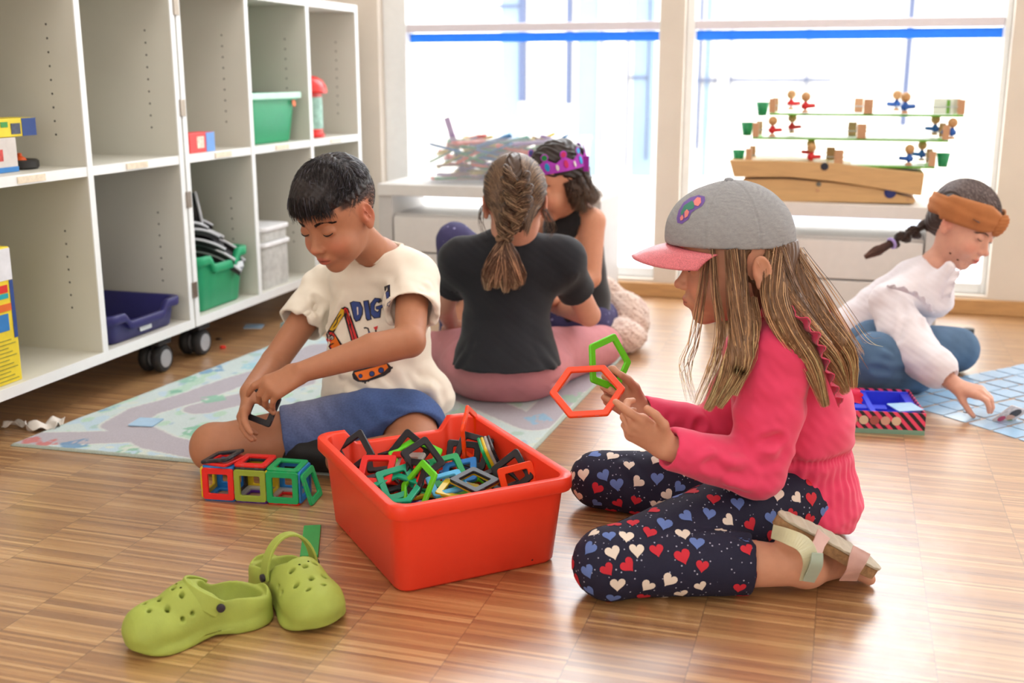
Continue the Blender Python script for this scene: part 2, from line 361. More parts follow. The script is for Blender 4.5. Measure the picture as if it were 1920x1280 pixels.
# ------------------------------------------------------------------ outdoors, seen through the glass
gm = mat('terrace_concrete', (222, 223, 226), .9, var=.06, vscale=3)
strct('outside_ground', MB().box(-9, YB+.25, -.25, 10, 16, -.12), gm)
fac = mat('facade_render', (220, 213, 198), .9, var=.03, vscale=4); steel = mat('steel_blue_frame', (52, 66, 98), .5, var=.05); pane = mat('facade_glass', (108, 130, 150), .2, var=.1, vscale=1.5)
YF = 9.0
g = empty('glass_facade', (-1.0, YF, -.12), label='pale building with steel framed glazing standing across the terrace', cat='building', kind='thing'); off = V(-1, YF, -.12)
MB().box(-5.5, YF, -.12, 5.2, YF+.4, 2.4).obj('facade_wall', fac, g, off=off)
for u0, u1, v0, v1 in ((972, 985, 0, 190), (1060, 1072, 0, 195), (1122, 1130, 0, 330), (1170, 1180, 0, 320), (1210, 1217, 0, 300), (1336, 1346, 0, 240), (1308, 1313, 0, 280), (1365, 1373, 0, 240), (1512, 1519, 0, 170), (1698, 1706, 0, 235)):
    a, c = Yp(u0, v1, YF-.05), Yp(u1, v0, YF-.05)
    MB().box(a[0], YF-.05, max(a[2], -.1), c[0], YF-.001, 2.39).obj('mullion', steel, g, off=off)
for u0, u1, v0, v1 in ((1370, 1560, 147, 152), (880, 980, 8, 14), (1180, 1215, 143, 147), (1300, 1345, 148, 153)):
    a, c = Yp(u0, v1, YF-.05), Yp(u1, v0, YF-.05); MB().box(a[0], YF-.04, a[2], c[0], YF-.002, c[2]).obj('rail', steel, g, off=off)
for u0, u1 in ((940, 972), (1080, 1122), (1182, 1230), (1313, 1336)):
    a, c = Yp(u0, 330, YF-.02), Yp(u1, 0, YF-.02); MB().box(a[0], YF-.012, max(a[2], -.1), c[0], YF-.001, 2.3).obj('glazing', pane, g, off=off)
k_ = empty('terrace_kerb', (0, 6.2, -.12), label='long low concrete kerb running across the terrace outside', cat='kerb')
MB().box(-.95, -.1, 0, 2.2, .1, .22).obj('kerb_block', mat('kerb_grey', (186, 192, 206), .9), k_, bevel=.01)
# ------------------------------------------------------------------ mobile shelf cabinets on the left
lam = mat('shelf_laminate', (216, 214, 203), .45, var=.025, vscale=6); edge = mat('shelf_edge_white', (240, 243, 243), .4, var=.015); darkm = mat('pin_hole_dark', (38, 34, 30), .7)
chrome = mat('hinge_metal', (150, 140, 130), .3, metal=.8, var=.1); rub = mat('caster_rubber', (38, 38, 40), .6); hub = mat('caster_hub_grey', (160, 163, 168), .45)
def cabinet(y0, y1, divs, name_label, casters, hinges):
    x0, x1 = -2.15, -1.752; r_ = empty('shelf_cabinet', (-1.95, (y0+y1)/2, 0), label=name_label, cat='cabinet', group='mobile shelf cabinets'); off = V(*r_.location)
    def bd(n, *a, holes=None):
        X0, Y0, Z0, X1, Y1, Z1 = a; q = MB().box(*a); q.m = 1; q.box(X1, Y0, Z0, X1+.003, Y1, Z1); q.m = 2
        for (hx, hz, hy) in holes or (): q.lathe([(.0001, -.0006), (.0028, -.0005), (.0001, .0001)], 8, Matrix.Translation((hx, hy, hz)) @ Matrix.Rotation(pi/2, 4, 'X'))
        return q.obj(n, [lam, edge, darkm], r_, off=off)
    bd('bottom_board', x0, y0, .100, x1, y1, .125); bd('top_board', x0, y0, 1.022, x1, y1, 1.046); MB().box(x0-.012, y0, .1, x0-.001, y1, 1.046).obj('back_panel', lam, r_, off=off)
    for yd in divs:
        hs = [(hx, hz, yd-.0005) for hx in (-1.83, -2.08) for hz in [.66+.032*i for i in range(9)]+[.235+.032*i for i in range(7)]]
        bd('divider', x0, yd, .1251, x1, yd+.02, 1.0219, holes=hs)
    for a, c in zip(divs[:-1], divs[1:]): bd('shelf_board', x0, a+.0202, .562, x1-.002, c-.0002, .585)
    for hz in hinges:
        MB().box(-1.749, y0-.012 if y0 > 2 else y1-.012, hz, -1.745, y0+.012 if y0 > 2 else y1+.012, hz+.045).obj('hinge', chrome, r_, off=off, bevel=.001)
    for cy in casters:
        ct = MB(); ct.box(-1.835, cy-.03, .078, -1.765, cy+.03, .0999).box(-1.806, cy-.012, .03, -1.794, cy+.012, .08); c_ = ct.obj('caster', rub, r_, off=off, bevel=.003)
        for sx in (-1.82, -1.78):
            w_ = MB(); T = Matrix.Translation((sx, cy, .039)) @ Matrix.Rotation(pi/2, 4, 'Y'); w_.lathe([(.012, -.014), (.034, -.013), (.0388, -.006), (.0388, .006), (.034, .013), (.012, .014)], 32, T)
            wo = w_.obj('wheel', rub, c_, off=off); h_ = MB().lathe([(.001, -.0155), (.025, -.0148), (.026, 0), (.025, .0148), (.001, .0155)], 28, T).obj('wheel_hub', hub, c_, off=off); auto_smooth(h_); auto_smooth(wo)
    for hz in ((.565,) if 1 else ()):
        for i, (a, c) in enumerate(zip(divs[:-1], divs[1:])):
            yy = a+.2; MB().box(-1.7505, yy-.045, .566, -1.7482, yy+.045, .581).obj('label_tape', mat('worn_label_tape', (233, 219, 196), .6, var=.12, vscale=90), r_, off=off, label='worn yellowed label on shelf edge')
    return r_
cabinet(1.52, 2.727, [1.52, 1.915, 2.312, 2.706], 'white mobile shelf cabinet nearest the lens, holding the dark blue tray', [2.60], [])
cabinet(2.734, 3.915, [2.734, 3.098, 3.50, 3.895], 'white mobile shelf cabinet farther back, holding the green bins and red canister', [2.80], [.955, .69, .44, .185])
# ------------------------------------------------------------------ low benches with drawers below the windows
bench_m = mat('bench_laminate', (205, 201, 198), .5, var=.02); bench_t = mat('bench_top', (226, 222, 218), .45, var=.02)
def bench(xa, xb, za, label):
    y0, y1 = 3.65, 3.98; r_ = empty('low_bench', ((xa+xb)/2, (y0+y1)/2, 0), label=label, cat='bench', group='low drawer benches below the windows'); off = V(*r_.location)
    MB().box(xa, y0, za-.04, xb, y1, za).obj('bench_top', bench_t, r_, bevel=.002, off=off)
    for x in (xa, xb-.05): MB().box(x, y0+.01, 0, x+.05, y1, za-.04).obj('side_panel', bench_m, r_, bevel=.002, off=off)
    m0, m1 = xa+.052, xb-.052
    MB().box(m0, y0+.03, .03, m1, y1, za-.105).obj('drawer_case', bench_m, r_, off=off)
    zz = za-.11; 
    for k in range(2):
        d = MB().box(m0+.004, y0+.008, zz-.125, m1-.004, y0+.029, zz-.004).obj('drawer_front', bench_t, r_, bevel=.002, off=off); zz -= .128
    return r_
bench(-1.575, -.775, .428, 'low white bench with two drawer fronts behind the seated girls, carrying the clear bin')
bench(-.42, .30, .405, 'low white bench with drawer fronts behind the cap girl, carrying the wooden games')
# ================================================================== FLOOR THINGS AND TOYS
# ------------------------------------------------------------------ play rug with a printed road map
def poly_in(p, poly):
    x, y = p[:, 0], p[:, 1]; o = np.zeros(len(p), bool); n = len(poly)
    for i in range(n):
        (x0, y0), (x1, y1) = poly[i][:2], poly[(i+1) % n][:2]
        o ^= ((y0 > y) != (y1 > y)) & (x < (x1-x0)*(y-y0)/(y1-y0+1e-12)+x0)
    return o
def make_rug():
    A, B_, C_, D_ = V(-1.735, 1.945), V(-.62, 1.985), V(-.585, 3.22), V(-1.62, 3.08); nx, ny = 270, 300
    s, t = np.meshgrid(np.linspace(0, 1, nx), np.linspace(0, 1, ny), indexing='ij'); s = s.ravel()[:, None]; t = t.ravel()[:, None]
    p = A*(1-s)*(1-t)+B_*s*(1-t)+C_*s*t+D_*(1-s)*t; q = np.c_[p, np.zeros(len(p))]
    col = np.tile(lin((196, 212, 212)), (len(p), 1)); nz = wob(q, 22); n2 = wob(q, 60, 3); n3 = wob(q, 35, 5)
    def paint(m, c, a=1.): col[m] = col[m]*(1-a)+lin(c)*a
    paint(nz > .35, (182, 206, 220)); paint((n3 > .5), (176, 208, 190)); paint((n2 > .8) & (nz < -.2), (130, 172, 200), .5); paint((n3 < -.85), (140, 184, 162), .5)
    paint((wob(q, 80, 6) > .8), (205, 215, 205))
    roads = [[(600, 655), (540, 690), (440, 720), (350, 752), (270, 775), (228, 800), (300, 835), (460, 868)], [(35, 828), (150, 826), (250, 822)], [(380, 770), (480, 745), (560, 720)], [(1160, 660), (1060, 740), (1000, 800)], [(540, 690), (700, 700), (860, 740), (1000, 800)], [(620, 660), (760, 650)]]
    dr = np.full(len(p), 9.)
    for r_ in roads:
        w_ = [Zp(*c) for c in r_]
        for a, b in zip(w_[:-1], w_[1:]): dr = np.minimum(dr, seg_d(q, a, b))
    paint(dr < .052, (205, 212, 208)); paint(dr < .045, (176, 170, 180))
    for (u, v), r_, c in (((245, 780), .0, 0), ((395, 697), .035, (92, 148, 190)), ((350, 716), .03, (134, 190, 168)), ((400, 752), .03, (128, 186, 160)), ((140, 838), .03, (80, 135, 180)), ((60, 830), .02, (196, 92, 88)), ((88, 836), .022, (196, 92, 88)), ((235, 856), .03, (120, 178, 150)), ((370, 812), .035, (118, 182, 152)), ((200, 770), .02, (120, 168, 200)), ((470, 690), .03, (150, 200, 215)), ((330, 738), .016, (110, 176, 150)), ((1010, 790), .03, (130, 180, 210)), ((1080, 750), .035, (150, 190, 165))):
        if not r_: continue
        c0 = Zp(u, v); e = (q-c0); m = (np.abs(e[:, 0])*1.0+np.abs(e[:, 1])*.8 < r_*1.25) & (wob(q, 120, 2) > -.45); paint(m, c, .85)
    ed = np.minimum(np.minimum(s, 1-s), np.minimum(t, 1-t))[:, 0]; paint(ed < .006, (170, 182, 172))
    z = .0065+.0006*n2; z[(ed < .002)] = .002
    v = np.c_[p, z]; v = np.r_[v, np.c_[p, np.full(len(p), .0005)]]; N = nx*ny; i = np.arange(nx-1)[:, None]*ny+np.arange(ny-1); i = i.ravel()
    top = np.stack([i, i+ny, i+ny+1, i+1], 1); bot = (top+N)[:, ::-1]
    bd = np.r_[np.arange(nx)*ny, (nx-1)*ny+np.arange(1, ny), (np.arange(nx-1)[::-1])*ny+ny-1, np.arange(1, ny-1)[::-1]]; bd2 = np.roll(bd, -1)
    side = np.stack([bd, bd+N, bd2+N, bd2], 1)
    me = raw_mesh('play_rug', v, np.r_[top, bot, side], mats=[mat('rug_pile', attr=True, rough=.95, var=.18, vscale=500, bump=.6, bscale=700, sheen=.2)], col=np.r_[col, col])
    link('play_rug', me, label='pale turquoise play rug printed with grey roads under the boy', cat='rug')
make_rug()
RZ = .0072
def rug_z(): return RZ
# ------------------------------------------------------------------ trays and bins (hollow, tapered, rimmed)
def tray(r_, off, w0, l0, w1, l1, h, m, rim=.013, t=.0035, dip=None, dip2=None, M=None, rimh=.016, n=28, bodyname='tray_body'):
    # w along x, l along y; dip: (depth, half width) lowered hand recess in the +y side, dip2 the same in the -y side
    def loop(w_, l_, z, r, drop=0):
        base = rrect(w_, l_, r, 5); pts = []
        for i in range(len(base)):       # add points along the straight sides
            a, b = base[i], base[(i+1) % len(base)]; pts.append(a); d = math.hypot(b[0]-a[0], b[1]-a[1])
            if d > .05:
                for k in range(1, n): pts.append((a[0]+(b[0]-a[0])*k/n, a[1]+(b[1]-a[1])*k/n))
        o = []
        for x, y in pts:
            dz = 0
            for dd, sg in ((dip, 1), (dip2, -1)):
                if dd and y*sg > l_/2-.02: dz = dd[0]*min(1, max(0, (dd[1]+.018-abs(x))/.018))
            o.append((x, y, z-dz*drop))
        return o
    A = [loop(w0-.012, l0-.012, 0, .02), loop(w0, l0, .006, .024), loop(w1-2*rim, l1-2*rim, h-rimh, .026, 1), loop(w1-.004, l1-.004, h-rimh-.003, .03, 1), loop(w1, l1, h-rimh, .032, 1), loop(w1-.001, l1-.001, h-.002, .031, 1), loop(w1-.004, l1-.004, h, .03, 1),
         loop(w1-2*rim+.001, l1-2*rim+.001, h, .026, 1), loop(w1-2*rim-2*t, l1-2*rim-2*t, h-.003, .025, 1), loop(w0-2*t, l0-2*t, .01, .022), loop(w0-.03, l0-.03, t+.001, .018)]
    mb = MB(); n_ = len(A[0]); v = [p for L in A for p in L]
    if M is not None: v = [M @ Vector(p) for p in v]
    f = [(i*n_+k, i*n_+(k+1) % n_, (i+1)*n_+(k+1) % n_, (i+1)*n_+k) for i in range(len(A)-1) for k in range(n_)]
    f += [tuple(range(n_))[::-1], tuple((len(A)-1)*n_+k for k in range(n_))]; mb.add(v, f)
    o = mb.obj(bodyname, m, r_, off=off); auto_smooth(o, 50); return o
redp = mat('red_plastic', (238, 62, 36), .36, var=.03, vscale=6, sss=0, bump=.04, bscale=900)
BC, BA = V(-.646, 1.732, 0), R(43)
tb = empty('storage_bin', BC, rot=(0, 0, BA), label='large open red plastic bin full of magnetic frame tiles', cat='bin')
tray(tb, None, .285, .345, .326, .412, .160, redp, dip=(.026, .085), rimh=.021)
# ------------------------------------------------------------------ magnetic frame tiles
TC = dict(black=(38, 38, 44), red=(222, 40, 36), green=(26, 160, 92), lime=(104, 220, 36), yellow=(212, 182, 34), blue=(38, 118, 190), sky=(84, 176, 226), orange=(236, 66, 4), purple=(86, 40, 140), olive=(150, 168, 60), teal=(22, 168, 128), clear=(200, 200, 196))
def tmat(c): return mat('tile_'+c, TC[c], .34, coat=0, spec=.4, var=.03, alpha=.55 if c == 'clear' else .93 if c in ('olive', 'lime', 'teal') else 1)
def tile_poly(kind, s=.064):
    if kind == 'square': n, r, a0 = 4, s/math.sqrt(2), 45
    elif kind == 'triangle': n, r, a0 = 3, s/math.sqrt(3), 90
    elif kind == 'pentagon': n, r, a0 = 5, s/(2*sin(pi/5)), 90
    elif kind == 'hexagon': n, r, a0 = 6, s, 0
    return n, r, a0
def corner(n, r, a0, rd, k=4):                # rounded regular polygon
    ap = cos(pi/n); p = []
    for i in range(n):
        th = R(a0)+2*pi*i/n; c = (r-rd/ap); cx, cy = c*cos(th), c*sin(th)
        for j in range(k+1):
            a = th-pi/n+2*pi/n*j/k; p.append((cx+rd*cos(a), cy+rd*sin(a)))
    return p
TM = {}
def tile_mesh(kind, color, s=.064, bw=.0122, t=.0058):
    key = (kind, color, s)
    if key in TM: return TM[key]
    n, r, a0 = tile_poly(kind, s); d = bw/cos(pi/n); ch = .0014
    loops = []
    for rr_, rd, z in ((r, .006, -t/2+ch), (r-ch, .005, -t/2), (r-d+ch, .0035, -t/2), (r-d, .003, -t/2+ch), (r-d, .003, t/2-ch), (r-d+ch, .0035, t/2), (r-ch, .005, t/2), (r, .006, t/2-ch)):
        loops.append([(x, y, z) for x, y in corner(n, rr_, a0, rd)])
    m = len(loops[0]); L = len(loops); v = [p for q in loops for p in q]
    f = [(i*m+k, i*m+(k+1) % m, ((i+1) % L)*m+(k+1) % m, ((i+1) % L)*m+k) for i in range(L) for k in range(m)]
    mb = MB(); mb.add(v, [q[::-1] for q in f]); mb.m = 1          # two metal rivets on every edge
    ap = (r-d/2)*cos(pi/n)
    for i in range(n):
        th = R(a0)+2*pi*(i+.5)/n
        for sgn in (-1, 1):
            q = Matrix.Rotation(th, 4, 'Z') @ Matrix.Translation((ap+bw*.42, sgn*s*.22, 0)); mb.box(-.0016, -.0035, -t/2+.001, .0009, .0035, t/2-.001, q)
    me = mb.mesh('tile_'+kind+'_'+color, [tmat(color), mat('magnet_steel', (150, 150, 154), .45, metal=.5, var=.05)], True); me.set_sharp_from_angle(angle=R(35)); TM[key] = me
    return me
def tile(kind, color, loc, nrm=(0, 0, 1), spin=0, label=None, group=None, parent=None, s=.064, name=None, magnets=True, **k):
    me = tile_mesh(kind, color, s); z = Vector(nrm).normalized(); q = z.to_track_quat('Z', 'Y'); Rm = q.to_matrix().to_4x4() @ Matrix.Rotation(R(spin), 4, 'Z')
    o = link(name or 'magnetic_tile', me, parent, label=label, cat=None if parent else 'magnetic tile', group=group, **k); o.matrix_local = Matrix.Translation(Vector(loc)) @ Rm
    return o
GB = 'magnetic frame tiles in the red bin'
def heap():
    rr = random.Random(4); cols = ['red', 'green', 'blue', 'yellow', 'black', 'purple', 'orange', 'lime', 'black', 'teal', 'red']
    Rb = Matrix.Translation(BC) @ Matrix.Rotation(BA, 4, 'Z'); k = 0
    for lay, z0 in enumerate((.022, .04, .058, .076)):
        nx, ny = 4, 5
        for i in range(nx):
            for j in range(ny):
                c = cols[(k*7+lay*3+rr.randrange(3)) % len(cols)]; k += 1
                x = (i-1.5)*.066+rr.uniform(-.003, .003); y = (j-2)*.066+rr.uniform(-.003, .003); tl = .26 if lay > 1 else .1
                p = Rb @ Vector((x, y, z0*.82+rr.uniform(-.003, .004)))
                n_ = (rr.uniform(-tl, tl), rr.uniform(-tl, tl), 1)
                tile('square' if rr.random() < .75 else 'triangle', c, p, n_, rr.uniform(-8, 8) if lay < 2 else rr.uniform(-35, 35), label='%s magnetic tile frame lying low among the jumble in the red bin' % c, group=GB, magnets=lay > 1)
heap()
RBi = (Matrix.Translation(BC) @ Matrix.Rotation(BA, 4, 'Z')).inverted()
def top(kind, c, u, v, z, nrm, spin, label):
    q = RBi @ Vector(Zp(u, v, z)); q.x = max(-.118, min(.118, q.x)); q.y = max(-.165, min(.165, q.y)); tile(kind, c, RBi.inverted() @ q, nrm, spin, label=label, group=GB)
back = hd(0, -1, 0)
top('square', 'black', 655, 838, .128, hd(-.35, -.75, .55), 45, 'black square tile leaning upright in the left corner of the red bin')
top('square', 'black', 762, 842, .112, hd(.25, -.8, .35), 45, 'black square tile standing on edge at the bin\'s far wall behind the lime pentagon')
top('square', 'red', 706, 880, .115, hd(-.12, -.55, .9), 5, 'red square tile tilted toward the viewer at the bin\'s left side')
top('square', 'black', 717, 862, .102, hd(0, -.3, 1), 10, 'black square tile mostly covered by the tilted red one')
top('square', 'red', 741, 877, .105, hd(-.9, -.35, .55), 20, 'red square tile propped steeply between the red and black squares')
top('square', 'black', 793, 859, .132, hd(.42, -.66, .62), 20, 'large looking black square tile propped up highest in the middle of the heap')
top('pentagon', 'lime', 779, 858, .108, hd(.0, -.45, .9), 4, 'lime green pentagon tile behind the propped black square')
top('square', 'orange', 872, 868, .088, hd(.35, -.3, .9), 14, 'orange tile lying flat at the foot of the upright hexagon')
top('hexagon', 'orange', 892, 818, .135, hd(.985, -.2, .08), 30, 'orange hexagon tile standing upright above the bin\'s back rim')
top('square', 'black', 887, 845, .122, hd(-.15, -.8, .6), -12, 'black square tile hooked around the upright orange hexagon')
for i, (c, nm) in enumerate((('green', 'green'), ('yellow', 'yellow'), ('clear', 'clear'), ('black', 'black'))):
    p = Zp(912, 858, .112)+hd(1, .1, .2)/np.linalg.norm(hd(1, .1, .2))*.0062*i; tile('square', c, p, hd(1, .12, .42), 6, label='%s square tile in the leaning stack of four beside the orange hexagon' % nm, group=GB)
top('square', 'blue', 862, 885, .103, hd(-.25, -.35, .9), 35, 'mid blue square tile pointing up from the middle of the heap')
top('square', 'sky', 838, 906, .108, hd(-.1, -.25, 1), 40, 'light sky blue square tile near the front of the heap')
for i, (c, nm) in enumerate((('yellow', 'yellow square tile right under the black one at the front of the heap'), ('black', 'black square tile lying on the yellow one at the front of the heap'))):
    top('square', c, 890, 903-i*3, .113+.0064*i, hd(.06, -.16, 1), 30, nm)
top('square', 'yellow', 858, 918, .100, hd(.1, -.1, 1), 30, 'yellow square tile peeping out below the sky blue one')
top('square', 'black', 775, 893, .112, hd(-.62, -.45, .45), 12, 'black square tile standing steeply left of the sky blue one')
top('square', 'red', 770, 899, .104, hd(-.62, -.42, .5), 14, 'thin looking red tile pressed against the steep black one')
top('square', 'clear', 762, 875, .112, hd(-.5, -.3, .7), 20, 'clear tile wedged left of the highest black square')
top('pentagon', 'lime', 783, 915, .104, hd(-.72, -.4, .5), 30, 'lime green pentagon tile standing in the front left of the heap')
top('pentagon', 'teal', 740, 918, .098, hd(-.1, -.2, 1), 25, 'teal pentagon tile at the front left wall of the bin')
top('square', 'teal', 745, 905, .100, hd(.1, -.6, .75), 15, 'teal square tile leaning behind the teal pentagon')
top('square', 'black', 720, 905, .094, hd(.1, -.2, 1), 10, 'black square tile lying at the left wall in front of the red one')
top('square', 'black', 1009, 878, .122, hd(-.45, -.75, .35), 45, 'black square tile leaning in the right corner of the bin')
top('square', 'black', 962, 893, .098, hd(.1, -.3, 1), 22, 'black square tile lying flat in the right part of the bin')
top('square', 'orange', 985, 902, .113, hd(.12, -.97, .30), 12, 'orange tile lying along the bin\'s front right rim')
top('square', 'green', 838, 882, .105, hd(.12, -.55, .8), 12, 'dark green square tile under the highest black square')
top('square', 'black', 868, 858, .100, hd(.1, -.9, .4), -8, 'black tile standing on edge left of the leaning stack of four')
# ------------------------------------------------------------------ row of three tile cubes
def cube_row():
    o = Zp(424, 934-6, 0); q = Zp(590, 938, 0); ang = math.atan2(q[1]-o[1], q[0]-o[0]); s = .0645
    r_ = empty('tile_building', (o[0], o[1], 0), rot=(0, 0, ang), label='row of three cubes built from magnetic tiles on the floor left of the red bin', cat='toy building'); h = s/2
    def t(c, x, y, z, n_, sp=0, sh='square'): tile(sh, c, (x, y, z), n_, sp, parent=r_, name='tile')
    fr = ['red', 'olive', 'green']; bt = ['blue', 'purple', 'red']; bk = ['blue', 'yellow', 'blue']; tp = ['black', 'red', 'green']; tp2 = 'teal'
    for i in range(3):
        x = i*s; t(fr[i], x, -h, h+.003, (0, -1, 0)); t(bt[i], x, 0, .003, (0, 0, 1)); t(bk[i], x, h, h+.003, (0, 1, 0))
        if i == 1: t('clear', x, 0, .0088, (0, 0, 1))
        if i == 2: t('clear', x, 0, .0088, (0, 0, 1))
    t('yellow', -h-.001, 0, h+.003, (1, 0, 0)); t('black', h-.001, 0, h+.003, (1, 0, 0)); t('yellow', h+s, 0, h+.003, (1, 0, 0)); t('blue', h+2*s, 0, h+.003, (1, 0, 0)); t('green', h+2*s+.014, 0, h-.001, (1, 0, .3))
    t('blue', 0, 0, s+.003, (0, 0, 1)); t('red', 0, -.001, s+.009, (-.06, .02, 1)); t('black', -.002, 0, s+.0155, (-.2, .03, 1))
    t('black', s, 0, s+.004, (0, 0, 1)); t('red', s, 0, s+.010, (0, 0, 1)); t('green', 2*s, 0, s+.004, (.02, 0, 1))
cube_row()
# ------------------------------------------------------------------ clogs
croc = mat('lime_foam', (158, 172, 76), .62, var=.09, vscale=25, bump=.08, bscale=400, sss=.05); crocd = mat('dark_rivet', (48, 40, 50), .5)
def clog(loc, rz, label, mirror, strap):
    s2 = Clay(); s2.ell((0, .052, .004), (.050, .052, .02), k=.012).ell((0, -.052, .004), (.0405, .046, .02), k=.02).ell((0, 0, .004), (.036, .06, .02), k=.02).cut((0, 0, .012), (0, 0, 1), k=.002)
    c = Clay(); c.put(s2, np.eye(3), (0, 0, 0))
    c.ell((0, .052, .026), (.046, .050, .032), k=.01).ell((0, .002, .034), (.039, .055, .038), k=.018).ell((0, -.055, .030), (.037, .044, .040), k=.016).ell((0, .012, .046), (.031, .040, .030), k=.014)
    c.ell((0, .075, .019), (.041, .032, .021), k=.01)
    # opening for the foot, hollow toe
    c.ell((0, -.052, .052), (.0295, .036, .040), k=.004, op='s').ell((0, .012, .034), (.030, .058, .026), k=.003, op='s').ell((0, -.03, .055), (.029, .032, .034), k=.004, op='s')
    c.cut((0, -.04, .056), (0, -.32, 1), k=.004, rad=.052)
    for hx, hy, hz in ((-.018, .028, .07), (.018, .028, .07), (0, .034, .074), (-.022, .05, .06), (.022, .05, .06), (0, .054, .06), (-.012, .072, .05), (.012, .072, .05)): c.ell((hx, hy, hz-.006), (.0045, .0035, .02), k=.001, op='s')
    for sx in (-1, 1): c.ell((sx*.042, .02, .046), (.014, .003, .004), op='s', k=.001).ell((sx*.042, .034, .042), (.014, .003, .004), op='s', k=.001)
    c.cut((0, 0, 0), (0, 0, -1), k=.003)
    v, f = c.skin(.0019); v[:, 2] += .008*np.clip((v[:, 1]-.045)/.05, 0, 1)**2+.0045*np.clip(1-np.abs(v[:, 1]+.01)/.03, 0, 1)*(v[:, 2] < .01)
    v[:, 0] += .010*np.clip(v[:, 1]/.1, -1, 1)**2*mirror; v *= 1.06
    r_ = empty('clog', loc, rz, label=label, cat='shoe', group='lime green clogs'); link('clog_body', raw_mesh('clog_body', v, f, mats=[croc]), r_)
    b = MB(); N = 18
    for i in range(N+1):
        a = pi*i/N; pass
    py, pz = -.018, .050; L_, W_ = strap
    pts = [(.0425*cos(pi*i/N), py+L_[0]*sin(pi*i/N), pz-.004+L_[1]*sin(pi*i/N)) for i in range(N+1)]
    d = Vector((0, L_[0], L_[1])).normalized(); wv = Vector((1, 0, 0)).cross(d)   # strap width direction
    vv = []
    for i, p_ in enumerate(pts):
        p_ = Vector(p_); a = pi*i/N; rad = Vector((cos(a), 0, 0))+d*sin(a); hw = W_*(1+.35*abs(cos(a))**3)
        for sx, sy in ((-1, -1), (1, -1), (1, 1), (-1, 1)): vv.append(p_+wv*hw*sx+rad*.0022*sy)
    ff = [(i*4+k, i*4+(k+1) % 4, i*4+4+(k+1) % 4, i*4+4+k) for i in range(N) for k in range(4)]+[(3, 2, 1, 0), (N*4, N*4+1, N*4+2, N*4+3)]
    b.add(vv, ff); o = b.obj('strap', croc, r_, bevel=.001); auto_smooth(o, 60)
    for sx in (-1, 1): o = MB().lathe([(.0001, -.003), (.0062, -.003), (.0062, .0012), (.004, .0024), (.0001, .0026)], 20, Matrix.Translation((sx*.0475, py, pz)) @ Matrix.Rotation(pi/2*sx, 4, 'Y')).obj('rivet', crocd, r_, label='dark round strap rivet'); auto_smooth(o)
    return r_
clog((-.872, 1.322, 0), R(138), 'lime green foam clog nearest the lens, its strap folded forward', -1, ((.040, .030), .0095))
clog((-.775, 1.438, 0), R(-125), 'lime green foam clog touching the other at the heel, its strap standing up', 1, ((-.004, .062), .0085))
# ------------------------------------------------------------------ small things on the floor
a, b_ = Zp(580, 1044), Zp(586, 991); g_ = empty('plastic_strip', tuple((a+b_)/2), math.atan2(b_[1]-a[1], b_[0]-a[0]), label='flat green plastic strip on the floor between clogs and red bin', cat='toy strip')
MB().box(-.066, -.0155, 0, .066, .0155, .006).obj('strip', mat('green_strip', (64, 168, 88), .4), g_, bevel=.0015)
def card(x, y, z, rz, m, label, group='light blue picture cards laid face down', w_=.0615, tilt=None, name='memory_card', **k):
    p = [(x_, y_) for x_, y_ in rrect(w_, w_, .004, 3)]
    o = MB().prism(p, 0, .0016).obj(name, m, label=label, cat='card', group=group, **k); o.location = (x, y, z); o.rotation_euler = tilt or (0, 0, rz); return o
cardm = mat('card_back_blue', (168, 206, 238), .22, coat=.5, var=.04, vscale=60)
e1, e2 = V(cos(R(48)), sin(R(48))), V(cos(R(-43)), sin(R(-43))); n_c = 0
bound = [(.145, 2.965), (.5, 3.31), (1.1, 3.9), (1.2, 2.6), (.46, 2.58), (.17, 2.84)]
for i in range(-8, 12):
    for j in range(-9, 12):
        c = V(.306, 2.773)+e1*.0685*i+e2*.0685*j+V(random.uniform(-.0025, .0025), random.uniform(-.0025, .0025))
        if not poly_in(c[None], bound)[0] or (j > 1 and i < -1): continue
        u = c[0]*cos(YAW)+c[1]*sin(YAW); d_ = -c[0]*sin(YAW)+c[1]*cos(YAW)
        if u/(d_*.973+.185) > .49: continue
        card(c[0], c[1], .0003+n_c*1e-5, R(48)+random.uniform(-.05, .05), cardm, 'light blue face-down card in the grid before the girl in the white blouse'); n_c += 1
pc = Zp(1697, 763, .052); card(pc[0], pc[1], .0515, R(25), cardm, 'light blue card lying across the corner of the striped game box', w_=.062)
pc = Zp(274, 792, RZ); card(pc[0], pc[1], RZ+.0006, R(8), cardm, 'single light blue card on the rug beside the boy\'s knee')
pc = Zp(476, 612); card(pc[0], pc[1], .0003, R(20), cardm, 'single light blue card on the floor below the shelf cabinet')
